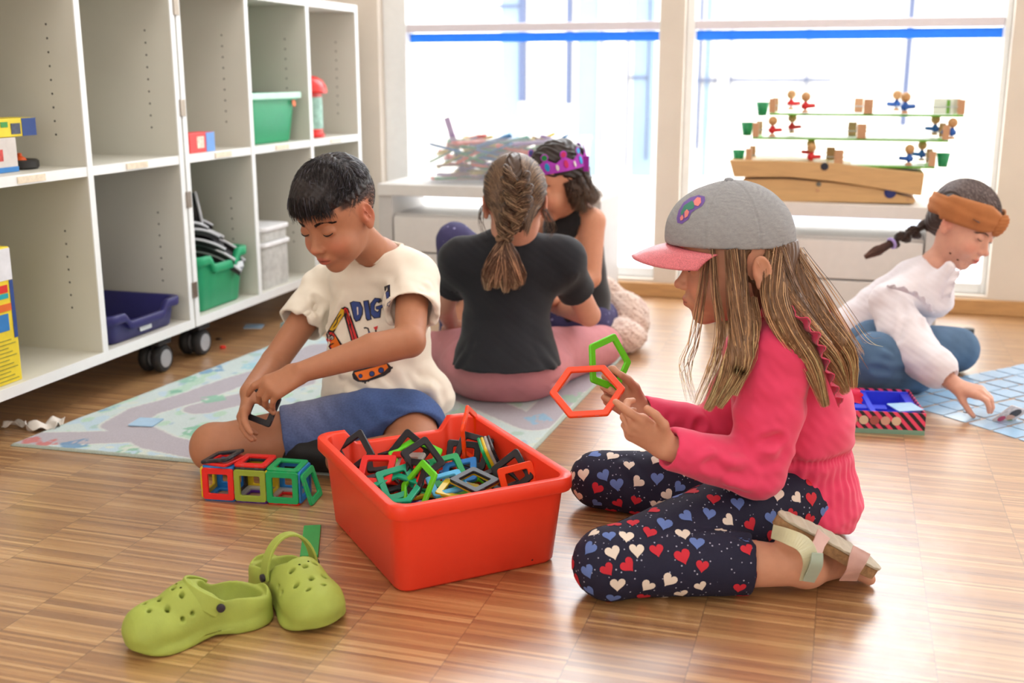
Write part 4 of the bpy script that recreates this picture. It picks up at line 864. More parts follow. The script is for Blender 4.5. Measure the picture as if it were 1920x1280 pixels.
def bez(pts, n=14):                             # smooth curve through points (Catmull-Rom)
    p = np.array(pts, float); p = np.r_[[2*p[0]-p[1]], p, [2*p[-1]-p[-2]]]; out = []
    m = len(p)-3; ts = np.linspace(0, m-1e-6, n)
    for t in ts:
        i = int(t); u = t-i; a, b, c_, d = p[i:i+4]; out.append(.5*(2*b+(c_-a)*u+(2*a-5*b+4*c_-d)*u*u+(3*b-a-3*c_+d)*u**3))
    return np.array(out)
def lock(pts, n, r0, r1, K=14, seed=0, twist=0., jit=.15, fray=0.): # a bundle of hairs following a curve; r0..r1 bundle radius
    g = np.random.default_rng(seed); c = bez(pts, K); T = np.gradient(c, axis=0); T /= np.linalg.norm(T, axis=1, keepdims=True); A = np.cross(T, (.2, .5, .84)); A /= np.linalg.norm(A, axis=1, keepdims=True); B = np.cross(T, A)
    t = np.linspace(0, 1, K); rad = (r0*(1-t)+r1*t) if not hasattr(r1, '__len__') else np.interp(t, np.linspace(0, 1, len(r1)), r1)
    a = g.uniform(0, 6.283, (n, 1)); q = np.sqrt(g.random((n, 1))); ph = a+twist*t[None]*6.283
    R_ = q*rad[None]*(1+jit*g.normal(size=(n, 1))*t[None])+fray*g.random((n, 1))**3*t[None]**2
    st = c[None]+R_[..., None]*(np.cos(ph)[..., None]*A[None]+np.sin(ph)[..., None]*B[None])
    w_ = g.normal(size=(n, 3))[:, None]*np.sin(t*9+g.uniform(0, 6, (n, 1)))[..., None]*.0012
    return st+w_
def hand(c, W_, d, n, th, s=1., curl=None, thumb=(.9, .35, .2), spread=1.):
    """palm and five separate fingers; d towards the fingers, n out of the back of the hand, th=+-1: side of the thumb along cross(d, n)"""
    W_ = np.array(W_, float); d = nrm(d); n = nrm(np.array(n)-np.dot(n, d)*d); l = np.cross(d, n)*th; curl = curl or [(0, .3, .4, .3)]*4
    off = (.0215, .0075, -.0065, -.0195); pl = (.062, .065, .061, .054); seg = ((.027, .017, .013), (.030, .019, .014), (.028, .018, .014), (.022, .014, .012)); rad = (.0071, .0072, .0068, .0060)
    tips = []
    for i in range(4):
        k0 = W_+s*(d*pl[i]+l*off[i]+n*(.002 if i in (1, 2) else -.001)); c.cap(W_+s*(d*.006+l*off[i]*.55-n*.002), k0-n*s*.003, .0125*s, .0098*s, k=.008)
        sp, a1, a2, a3 = curl[i]; dd = nrm(d+l*sp*spread); p = k0; ang = 0; pts = [p]
        for L_, a in zip(seg[i], (a1, a2, a3)):
            ang += a; p = p+s*L_*(dd*cos(ang)-n*sin(ang)); pts.append(p)
        r_ = rad[i]*s; c.cap(pts[0], pts[1], r_*1.08, r_*.98, k=.005).cap(pts[1], pts[2], r_*1.0, r_*.9, k=.002).cap(pts[2], pts[3], r_*.92, r_*.74, k=.002); tips.append(pts[-1])
    o_, a_, b_ = thumb; p0 = W_+s*(d*.014+l*.016-n*.004); dd = nrm(d*(1-.55*o_)+l*o_-n*a_); p1 = p0+s*.030*dd; c.cap(p0, p1, .0125*s, .0090*s, k=.010)
    d2 = nrm(dd+d*b_-l*b_*.6-n*.1); p2 = p1+s*.024*d2; d3 = nrm(d2+d*b_*.6-l*b_*.4); p3 = p2+s*.019*d3; c.cap(p1, p2, .0082*s, .0074*s, k=.003).cap(p2, p3, .0075*s, .0062*s, k=.002)
    return tips+[p3]
def patch(bv, poly, uvw, m, off=.0009, dens=0.006, dirn=None):
    """flat outline (list of 2D points) set in the frame uvw=(origin, ex, ey) and pressed onto the cloth along dirn"""
    from mathutils.geometry import delaunay_2d_cdt
    o, ex, ey = [np.array(a, float) for a in uvw]; poly = np.array(poly, float); pts = []
    for i in range(len(poly)):
        a, b = poly[i], poly[(i+1) % len(poly)]; L_ = np.linalg.norm((b-a)[0]*ex+(b-a)[1]*ey); k = max(1, int(L_/dens))
        for j in range(k): pts.append(a+(b-a)*j/k)
    nb = len(pts); lo, hi = poly.min(0), poly.max(0); su, sv = dens/np.linalg.norm(ex), dens/np.linalg.norm(ey); P2 = np.array(pts)
    gx, gy = np.meshgrid(np.arange(lo[0], hi[0], su), np.arange(lo[1], hi[1], sv)); G = np.c_[gx.ravel(), gy.ravel()]
    if len(G):
        G = G[poly_in(G, [tuple(p) for p in P2])]
        if len(G): G = G[(np.linalg.norm((G[:, None]-P2[None])*[1/su, 1/sv], axis=2).min(1) > .45)]
    al = [Vector(p) for p in pts]+[Vector(p) for p in G]
    r_ = delaunay_2d_cdt(al, [], [list(range(nb))], 1, 1e-9); vs, fs = r_[0], r_[2]; out = []
    dr = Vector(nrm(dirn if dirn is not None else np.cross(ey, ex)))
    for p in vs:
        w3 = Vector(o+p[0]*ex+p[1]*ey); h_ = bv.ray_cast(w3-dr*.12, dr, .3)
        if h_[0] is None: h_ = bv.find_nearest(w3)
        out.append(np.array(h_[0]-dr*off))
    f3 = []
    for q in fs:
        for k in range(1, len(q)-1): f3.append((q[0], q[k], q[k+1]))
    return (np.array(out), np.array(f3), m)

def heart_spots(v, f, n, dmin, r, mats, seed=1, keep=None):
    """evenly scattered hearts pressed onto a skin -> list of (verts, tris, material)"""
    bv = BVHTree.FromPolygons([tuple(p) for p in v], [tuple(map(int, q)) for q in f]); nn = normals(v, f); g = np.random.default_rng(seed); out = []; got = []
    hp = []
    for i in range(22): t = 2*pi*i/22; hp.append((.0625*16*sin(t)**3*.95, .0625*(13*cos(t)-5*cos(2*t)-2*cos(3*t)-cos(4*t))))
    hp = np.array(hp); idx = g.permutation(len(v))
    for i in idx:
        p = v[i]
        if keep is not None and not keep(p, nn[i]): continue
        if got and np.min(np.linalg.norm(np.array(got)-p, axis=1)) < dmin: continue
        got.append(p); N_ = nn[i]; up = nrm(np.array((0, 0, 1.))-N_*N_[2]+1e-3); rt = np.cross(up, N_); a = g.uniform(-.7, .7); e1 = rt*cos(a)+up*sin(a); e2 = up*cos(a)-rt*sin(a); rr = r*g.uniform(.85, 1.15)
        pts = [p]+[p+(e1*x+e2*y)*rr*k for k in (.33, .66, 1) for x, y in hp]; o = []
        for q in pts:
            h_ = bv.find_nearest(Vector(q)); o.append(np.array(h_[0])+np.array(h_[1])*.0008)
        F = [(0, 1+k, 1+(k+1) % 22) for k in range(22)]
        for L_ in (0, 1):
            for k in range(22): a_, b_ = 1+L_*22+k, 1+L_*22+(k+1) % 22; F += [(a_, a_+22, b_+22), (a_, b_+22, b_)]
        out.append((np.array(o), np.array(F), mats[g.choice(len(mats), p=(.42, .33, .25))]))
        if len(got) >= n: break
    return out
def dotted(name, rgb, dot, scale=95, thr=.13, rough=.8):
    m = mat(name, rgb, rough, var=.05, bump=.25, bscale=900); nt = m.node_tree; b = nt.nodes['Principled BSDF']; old = b.inputs['Base Color'].links[0].from_socket
    vo = nt.nodes.new('ShaderNodeTexVoronoi'); vo.inputs['Scale'].default_value = scale; vo.inputs['Randomness'].default_value = .75; tc = nt.nodes.new('ShaderNodeTexCoord'); nt.links.new(tc.outputs['Object'], vo.inputs['Vector'])
    lt = nt.nodes.new('ShaderNodeMath'); lt.operation = 'LESS_THAN'; lt.inputs[1].default_value = thr; nt.links.new(vo.outputs['Distance'], lt.inputs[0]); mx = nt.nodes.new('ShaderNodeMix'); mx.data_type = 'RGBA'
    nt.links.new(lt.outputs[0], mx.inputs[0]); nt.links.new(old, mx.inputs[6]); mx.inputs[7].default_value = L4(dot); nt.links.new(mx.outputs[2], b.inputs['Base Color']); return m
def ruffle(pts, out_dir, width, amp, freq, thick=.0016, rows=5):
    """a gathered frill: a wavy strip along a curve"""
    c = bez(pts, 160); T = np.gradient(c, axis=0); T /= np.linalg.norm(T, axis=1, keepdims=True); o = np.array(out_dir, float); o = o/np.linalg.norm(o, axis=-1, keepdims=True)
    if o.ndim == 1: o = np.tile(o, (160, 1))
    else: o = bez(o, 160)
    N_ = np.cross(T, o); N_ /= np.linalg.norm(N_, axis=1, keepdims=True); s_ = np.cumsum(np.r_[0, np.linalg.norm(np.diff(c, axis=0), axis=1)]); v = []; R_ = rows+1
    for i in range(160):
        for j in range(R_):
            t = j/rows; edge = 1+(.10*abs(sin(s_[i]*freq*1.6)) if j == rows else 0); v.append(c[i]+o[i]*width*t*edge+N_[i]*amp*t*sin(s_[i]*freq+.4*sin(s_[i]*60)))
    f = [(i*R_+j, i*R_+j+1, (i+1)*R_+j+1, (i+1)*R_+j) for i in range(159) for j in range(rows)]
    v = np.array(v); n = len(v); v2 = v+np.repeat(N_, R_, 0)*thick; F = f+[tuple(n+k for k in q[::-1]) for q in f]
    for j in (0, rows): F += [(i*R_+j, (i+1)*R_+j, n+(i+1)*R_+j, n+i*R_+j) for i in range(159)]
    m = MB(); m.add(np.r_[v, v2], F); return m
# ================================================================== THE BOY IN THE WHITE SHIRT
def boy():
    yaw, p_ = R(34), R(27); f = hd(-.49, -.765, -.43); M = rot_to(f, hd(-.30, -.33, .89))
    base = Zp(640, 862, 0); hc = P(633, 403, 2.25)
    p = Person(base, (178, 122, 92), 'boy in white shirt and denim shorts sitting on the rug, bending over a black tile', hc, M, .945, .0024, (176, 88, 78)); c = p.c
    chest = P(706, 560, 2.40); belly = P(715, 690, 2.41); hip = Zp(725, 765, .09)
    Ls, Rs = P(775, 522, 2.335), P(612, 540, 2.50)
    neck = P(712, 486, 2.385)
    c.cap(P(668, 440, 2.30), neck, .036, .040, k=.02).cap(neck, Ls, .040, .038, k=.02).cap(neck, Rs, .040, .038, k=.02)
    c.cap(chest, belly, .075, .075, k=.02)
    # arms
    Le, Lw = P(768, 640, 2.17), P(566, 697, 2.10); c.chain([Ls, Le], [.036, .031], k=.01).chain([Le, P(700, 655, 2.145), Lw], [.032, .0325, .0205], k=.006)
    Re, Rw = P(515, 678, 2.36), P(468, 735, 2.17); c.chain([Rs, Re], [.036, .029], k=.01).chain([Re, Rw], [.030, .020], k=.006)
    dL = P(490, 732, 2.075)-P(560, 698, 2.10); nL = hd(-.10, -.72, .68)
    hand(c, Lw+nrm(dL)*.004, dL, nL, +1, 1.0, [(.10, .25, .5, .3), (.02, .75, .55, .3), (-.05, .8, .5, .3), (-.14, .75, .45, .3)], (.55, .75, .2))
    dR = P(448, 790, 2.10)-P(466, 735, 2.16); nR = hd(-.85, -.45, .1)
    hand(c, Rw, dR, nR, -1, .97, [(.05, .25, .35, .2), (.0, .35, .4, .2), (-.05, .5, .45, .2), (-.1, .7, .5, .2)], (.5, .9, .1))
    # legs folded on the rug
    Rk, Lk = Zp(404, 838, .052), Zp(782, 845, .055)
    Rh, Lh = Zp(692, 795, .085), Zp(762, 798, .082)
    c.cap(Rh, Rk, .066, .047, k=.01).ell(Rk+hd(-.004, -.006, .002), (.046, .046, .050), k=.012)
    Ra = Zp(600, 838, .05); c.chain([Rk, Zp(500, 842, .047), Ra], [.046, .038, .028], k=.01)
    c.cap(Lh, Lk, .064, .050, k=.01); La = Zp(640, 862, .045); c.chain([Lk, La], [.046, .032], k=.01)
    def fade(v, q, col):                 # clipped side hair, painted as stubble on the scalp, with two shaved lines
        r_ = np.linalg.norm((q-np.array((0, -.017, .037)))/np.array((.0745, .0915, .080)), axis=1)
        m = (q[:, 2] > .006-.25*np.clip(-q[:, 1]-.02, -.1, .05)) & (q[:, 1] < .050) & (r_ < 1.25) & (np.abs(q[:, 0]) > .0)
        m |= (q[:, 1] < -.03) & (q[:, 2] > -.035) & (r_ < 1.3)
        m &= ~((np.abs(q[:, 0]) > .069) & (q[:, 1] > -.03) & (q[:, 1] < .014) & (q[:, 2] < .03)); m &= ~((q[:, 1] > .012+.35*q[:, 2]) & (q[:, 2] < .028))
        ss = lambda x: np.clip(x, 0, 1)**2*(3-2*np.clip(x, 0, 1))
        a = np.clip((q[:, 2]+.012)/.045, .3, 1)*ss((.046-q[:, 1])/.016+.2)*ss((r_ < 1.25)*1.)*ss(np.maximum((q[:, 2]+.004+.25*np.clip(-q[:, 1]-.02, 0, .05)*1.4)/.010, (-.028-q[:, 1])/.008*(q[:, 2] > -.035)))
        a = a*ss(np.maximum((np.clip(.070-np.abs(q[:, 0]), 0, 1))/.003, np.maximum((q[:, 2]-.026)/.004, (-.030-q[:, 1])/.004)))*ss(np.maximum((.016+.30*q[:, 2]-q[:, 1])/.006, (q[:, 2]-.030)/.006)); a = (a*.93)[:, None]; col[:] = col*(1-a)+lin((38, 28, 28))*a
        for k in range(2):
            a0 = np.array((-.07, .030-.013*k, .016)); a1 = np.array((-.068, .004-.013*k, .048)); s_ = (seg_d(q*[0, 1, 1], a0*[0, 1, 1], a1*[0, 1, 1]) < .0014) & (q[:, 0] < -.03); col[s_] = col[s_]*.3+lin((160, 112, 88))*.7
    p.paint.append(fade); p.build(blush=.35)
    p.lashes(-.0035, brow=(40, 27, 24), bw=1.6, lr=1.5)
    # hair: cap of clay plus combed strands
    hcol = (30, 22, 24)
    hcap = Clay(); t = Clay(); t.ell((0, -.013, .053), (.0775, .0945, .074), k=.01).ell((0, .034, .058), (.060, .052, .046), k=.02)
    t.cut((0, 0, .040), (0, .10, -1), k=.006); hcap.put(t, M, hc, p.sc)
    def comb(v, n): q = p.Hq(v); return .0014*np.sin(q[:, 0]*520+9*np.sin(q[:, 1]*40))*(.5+.5*wob(v, 70))+.0016*wob(v, 120)
    p.part('hair', hcap, .0022, hair_mat(), comb, hcol, label='short dark hair, longer on top')
    g = np.random.default_rng(5); st = []
    for i in range(5200):
        th = g.uniform(0, 6.283); ph = math.acos(1-g.random()*.86); x = .0778*sin(ph)*cos(th); y = -.013+.095*sin(ph)*sin(th); z = .052+.0745*cos(ph)
        if z < .042-.1*max(0, -y): continue
        a = np.array((x, y, z)); d = nrm(np.array((x*7-.25, .75+.2*g.normal(), -.10+.22*g.normal()))); n_ = nrm(np.array((x, y*.8, (z-.05)*1.05)))
        if y < -.03: d = nrm(np.array((x*10, -.2, -.9)))
        d = nrm(d-n_*np.dot(d, n_)+n_*.24); L_ = (.020 if y > -.02 else .010)*(.7+.5*g.random())
        pts = [a*1.0+d*L_*k+n_*(-.22*L_*k*k) for k in (0, .33, .66, 1)]; st.append([p.W(q) for q in pts])
    for i in range(1150):                # fringe
        t_ = g.uniform(-1, 1); x = .053*t_; a = np.array((x, .077-.020*t_*t_+g.uniform(-.02, .004), .078+g.uniform(-.014, .012)-.010*t_*t_)); L_ = .036*(.75+.35*g.random())*(1-.18*abs(t_))
        st.append([p.W(a+np.array((.006*k*t_-.002*k, .013*sin(1.7*k)+.002, -L_*k))) for k in (0, .33, .66, 1)])
    strands(p, 'hair_strands', np.array(st), .00055, hcol, .35, streak=((92, 90, 104), .07), seed=3)
    st = []
    for i in range(5200):                # clipped sides and nape
        th = g.uniform(0, 6.283); z = g.uniform(-.03, .066); rr = math.sqrt(max(0, 1-((z-.037)/.080)**2)); x = .0748*rr*cos(th); y = -.017+.0918*rr*sin(th)
        if y > .028+.2*z or z < -.002-.5*max(0, -y-.03) or (abs(x) > .066 and -.03 < y < .012 and z < .026): continue
        if x < 0 and min(abs(seg_d(np.array([[0, y, z]]), (0, .030-.013*k, .016), (0, .004-.013*k, .048))[0]) for k in (0, 1)) < .0015: continue
        a = np.array((x, y, z)); n_ = nrm((x, y, (z-.03)*.9)); st.append([p.W(a+np.array((0, -.15, -1))*.0035*k+n_*.0012*k) for k in (0, .33, .66, 1)])
    strands(p, 'hair_stubble', np.array(st), .00036, (44, 34, 34), .3)
    # ---------------- shirt
    sh = Clay(); cloth = mat('white_jersey', (238, 229, 214), .85, var=.02, bump=.15, bscale=700, sheen=.15)
    sh.cap(P(702, 535, 2.405), P(712, 640, 2.40), .100, .106, k=.03, flat=(hd(sin(yaw*.6), -cos(yaw*.6), 0)*-1, .80)).cap(P(712, 640, 2.40), P(708, 735, 2.40), .108, .126, k=.03, flat=(hd(.35, -.94, 0), .92)).cap(P(700, 725, 2.36), P(790, 745, 2.38), .085, .075, k=.03)
    sh.ell(P(770, 735, 2.44), (.075, .075, .06), k=.03).cap(P(660, 520, 2.46), P(752, 512, 2.36), .058, .060, k=.03).cap(neck+V(0, 0, -.012), Ls+V(0, 0, -.004), .048, .050, k=.02).cap(neck+V(0, 0, -.012), Rs, .048, .050, k=.02)
    Lc, Rc = Ls+(Le-Ls)*.66, Rs+(Re-Rs)*.62
    sh.cap(Ls, Lc, .054, .058, k=.02).cap(Rs, Rc, .052, .056, k=.02)
    sh.cut(Lc-(Le-Ls)*.10, Le-Ls, rad=.085, k=.003).cut(Rc-(Re-Rs)*.1, Re-Rs, rad=.085, k=.003); sh.cut(V(0, 0, .075), (0, 0, -1), k=.003)
    sh.cap(Lc-(Le-Ls)*.3, Lc+(Le-Ls)*.3, .044, .056, k=.002, op='s').cap(Rc-(Re-Rs)*.3, Rc+(Re-Rs)*.3, .042, .054, k=.002, op='s')
    nk = P(707, 470, 2.375); sh.cap(nk+V(0, 0, -.030), nk+V(0, 0, .09), .046, .062, k=.004, op='s')
    fo = [(P(640, 560, 2.32), P(610, 630, 2.38), .004, .012), (P(770, 590, 2.27), P(800, 690, 2.3), -.007, .012), (P(790, 620, 2.28), P(815, 740, 2.33), .006, .013), (P(740, 570, 2.27), P(752, 680, 2.27), -.006, .010), (P(640, 690, 2.28), P(740, 740, 2.27), .005, .014), (P(610, 650, 2.32), P(700, 720, 2.27), -.004, .013), (P(600, 570, 2.42), P(560, 600, 2.38), -.004, .010), (P(800, 540, 2.26), P(770, 580, 2.22), .004, .010), (P(690, 530, 2.29), P(740, 560, 2.28), -.003, .012), (P(780, 700, 2.3), P(820, 760, 2.33), .006, .012), (P(655, 520, 2.38), P(640, 640, 2.3), -.004, .01)]
    fo += [(P(650, 600, 2.3), P(640, 700, 2.3), .004, .009), (P(745, 700, 2.28), P(780, 755, 2.28), -.006, .010), (P(700, 715, 2.27), P(760, 765, 2.27), -.005, .009), (P(575, 600, 2.40), P(600, 640, 2.38), .005, .008), (P(590, 560, 2.42), P(620, 640, 2.36), -.005, .008), (P(800, 560, 2.27), P(815, 600, 2.25), -.004, .007), (P(745, 540, 2.27), P(790, 545, 2.24), .004, .008), (P(650, 735, 2.28), P(720, 755, 2.27), .004, .009)]
    ff = folds(fo); disp = lambda v, n: 1.6*ff(v)+.0022*wob(v, 26, 2)+.0011*wob(v, 60, 4)
    ink = {k: mat('print_'+k, c_, .6, var=.05) for k, c_ in dict(navy=(42, 64, 132), black=(34, 28, 34), red=(214, 44, 44), yellow=(222, 176, 42), orange=(240, 120, 32), white=(228, 216, 208)).items()}
    def prints(bv, v, f_):
        out = []; D0 = 2.28
        px = lambda x, y: (580+x/5.82, 520+y/5.82)          # coordinates read off an enlarged view of the print
        O_ = P(*px(0, 0), D0); ex = P(*px(100, 0), D0)-O_; ey = P(*px(0, 100), D0)-O_; dr = nrm(P(*px(500, 600), D0)-O0)
        def pt(poly, m, off): out.append(patch(bv, [(x/100, y/100) for x, y in poly], (O_, ex, ey), ink[m], off, dirn=dr))
        def circ(cx, cy, r_, n=14): return [(cx+r_*cos(2*pi*i/n), cy+r_*sin(2*pi*i/n)) for i in range(n)]
        def line(pts, w_, m, off):
            for a, b in zip(pts[:-1], pts[1:]):
                a = np.array(a, float); b = np.array(b, float); d = nrm(b-a); n_ = np.array((-d[1], d[0]))*w_; a = a-d*w_*.4; b = b+d*w_*.4; pt([a+n_, b+n_, b-n_, a-n_], m, off)
        o1, o2, o3 = .0012, .0019, .0026
        for poly in ([(440, 268), (480, 250), (560, 262), (592, 330), (590, 400), (560, 470), (510, 488), (486, 450)], [(590, 250), (655, 240), (690, 460), (640, 475), (622, 452)], [(668, 280), (720, 215), (785, 220), (800, 262), (765, 275), (745, 262), (722, 300), (722, 350), (752, 372), (770, 350), (735, 345), (730, 312), (815, 290), (818, 318), (796, 338), (786, 440), (715, 450), (672, 400)]): pt(poly, 'black', o1)
        for poly in ([(456, 272), (486, 256), (550, 268), (582, 330), (578, 400), (550, 462), (514, 474), (494, 440)], [(600, 258), (642, 250), (676, 458), (648, 462), (630, 440)], [(676, 286), (722, 224), (776, 228), (788, 256), (762, 264), (742, 250), (714, 300), (716, 356), (756, 384), (782, 344), (742, 338), (738, 318), (806, 298), (806, 314), (786, 334), (778, 432), (720, 440), (682, 396)]): pt(poly, 'navy', o2)
        pt([(520, 320), (536, 318), (540, 400), (528, 412)], 'white', o3); pt([(820, 96), (880, 78), (878, 240), (838, 246)], 'black', o1); pt([(828, 100), (868, 88), (862, 236), (842, 236)], 'navy', o2); pt([(846, 290), (880, 264), (872, 328), (846, 322)], 'navy', o1)
        pt([(150, 665), (205, 570), (350, 325), (385, 330), (390, 400), (330, 490), (270, 600), (215, 690), (240, 800), (222, 800)], 'black', o1)
        pt([(212, 575), (290, 455), (345, 335), (378, 350), (376, 405), (318, 500), (302, 540), (262, 590)], 'yellow', o2); line([(345, 400), (305, 450), (300, 490), (258, 552)], 6, 'black', o3)
        pt([(352, 330), (385, 312), (425, 330), (455, 410), (560, 710), (560, 760), (478, 760), (420, 560)], 'black', o1); pt([(374, 340), (395, 325), (420, 350), (440, 420), (540, 700), (545, 760), (492, 760), (430, 520)], 'red', o2); line([(392, 350), (440, 480), (498, 690)], 5, 'black', o3)
        pt([(160, 680), (205, 592), (262, 596), (300, 650), (380, 770), (380, 800), (225, 800)], 'black', o1); pt([(172, 690), (210, 604), (255, 606), (290, 660), (350, 770), (240, 795)], 'red', o2); pt([(225, 720), (285, 650), (350, 770), (300, 800), (245, 800)], 'orange', o3)
        pt(circ(243, 668, 27), 'black', o3); pt(circ(243, 668, 18), 'white', .0033); pt(circ(243, 668, 8), 'black', .004)
        line([(605, 556), (620, 552), (648, 560), (660, 600)], 8, 'black', o1); pt([(650, 600), (670, 596), (712, 665), (700, 700), (655, 690)], 'navy', o2); line([(735, 570), (745, 700)], 9, 'black', o1); pt([(708, 548), (758, 530), (748, 572), (730, 578)], 'red', o2); pt([(580, 690), (600, 668), (620, 684), (612, 710)], 'red', o2)
        tr = [(476, 1080), (490, 1040), (860, 940), (920, 1000), (905, 1050), (840, 1095), (620, 1165), (540, 1160), (490, 1130)]; pt(tr, 'black', o1); pt([(500, 1060), (860, 960), (880, 1000), (820, 1060), (640, 1135), (560, 1140)], 'orange', o2)
        for i in range(15):
            q = np.array(tr[3])+(np.array(tr[6])-np.array(tr[3]))*i/8 if i < 9 else np.array(tr[6])+(np.array(tr[0])-np.array(tr[6]))*(i-8)/6.5; pt([(q[0]-9, q[1]-4), (q[0]+9, q[1]-10), (q[0]+13, q[1]+12), (q[0]-5, q[1]+18)], 'black', o1)
        for cx, cy, r_ in ((570, 1095, 24), (697, 1070, 32), (800, 1032, 34)): pt(circ(cx, cy, r_), 'black', o3); pt(circ(cx, cy, r_*.75), 'navy', .0033)
        return out
    p.part('t_shirt', sh, .0036, cloth, disp, extra=prints, label='white T-shirt printed DIG! above a red and yellow excavator')
    cv_, cf_ = p.last; bvc = BVHTree.FromPolygons([tuple(q) for q in cv_], [tuple(map(int, q)) for q in cf_]); col_ = MB(); pts = []   # ribbed collar
    for i in range(40):
        a = 2*pi*i/39; q = nk+hd(.054*cos(a), .050*sin(a), .006+.004*cos(a)-(.010 if sin(a) < 0 else -.010)*abs(sin(a))); h_ = bvc.find_nearest(Vector(q)); pts.append(np.array(h_[0])+np.array(h_[1])*.0006)
    for _ in range(2): pts = [pts[0]]+[(pts[i-1]+pts[i]*2+pts[i+1])/4 for i in range(1, 39)]+[pts[0]]
    col_.tube(pts, .0048, 8); p.mb('collar', col_, cloth)
    # ---------------- denim shorts
    den = mat('denim_blue', (62, 88, 142), .8, var=.22, vscale=30, bump=.5, bscale=1200); sd = Clay(); ph = Zp(735, 790, .10)
    Re_, Le_ = Rh+(Rk-Rh)*.66, Lh+(Lk-Lh)*.62
    sd.cap(Rh, Re_, .076, .063, k=.02).cap(Lh, Le_, .074, .066, k=.02).ell(Zp(735, 800, .075), (.118, .10, .070), k=.03)
    sd.cut(Re_-(Rk-Rh)*.10, Rk-Rh, rad=.10, k=.003).cut(Le_-(Lk-Lh)*.10, Lk-Lh, rad=.10, k=.003); sd.cap(Re_-(Rk-Rh)*.2, Re_+(Rk-Rh)*.2, .058, .064, k=.002, op='s').cap(Le_-(Lk-Lh)*.25, Le_+(Lk-Lh)*.2, .060, .066, k=.002, op='s'); sd.cut((base[0], base[1], .011), (0, 0, -1), k=.004)
    fd = folds([(Zp(560, 760, .12), Zp(640, 745, .14), .004, .01), (Zp(680, 790, .1), Zp(760, 770, .14), -.006, .009), (Zp(700, 760, .15), Zp(790, 755, .15), .005, .010), (Zp(620, 800, .09), Zp(700, 800, .08), -.005, .01)])
    def dcol(v):
        c_ = np.tile(lin((66, 92, 146)), (len(v), 1)); n1 = wob(v, 45, 1); wv = np.exp(-(np.linalg.norm(v-Zp(575, 758, .13), axis=1)/.08)**2)[:, None]; c_ = c_*(1-wv*.8)+lin((132, 132, 152))*wv*.8
        for (u_, w_) in ((610, 765), (640, 752), (545, 742), (740, 765)): e_ = np.exp(-(np.linalg.norm(v-Zp(u_, w_, .13), axis=1)/.011)**2); m = (e_ > .5) & (wob(v, 500, 2) > .1); c_[m] = lin((190, 196, 206))
        c_ *= (1+.14*n1)[:, None]; return c_
    p.part('denim_shorts', sd, .0030, mat('denim', attr=True, rough=.85, var=.16, vscale=260, bump=.45, bscale=1100), lambda v, n: fd(v)+.0018*wob(v, 40, 1), dcol)
    hemk = MB(); hm = Re_-(Rk-Rh)*.10; ax = nrm(Rk-Rh); e1_ = nrm(np.cross(ax, (0, 0, 1))); e2_ = np.cross(e1_, ax)
    # black shoe tucked under the far shin
    bs = Clay(); bs.chain([Zp(640, 850, .045), Zp(570, 846, .044), Zp(502, 848, .034)], [.042, .041, .030], k=.01).cut((0, 0, RZ+.001), (0, 0, -1), k=.002)
    p.part('black_shoes', bs, .003, mat('black_shoe', (20, 20, 22), .6, bump=.2, bscale=300))
    tp = P(492, 764, 2.125); tile('square', 'black', tp, hd(-.25, -.85, .45), -14, label='black square tile held by the boy over his knee')
boy()
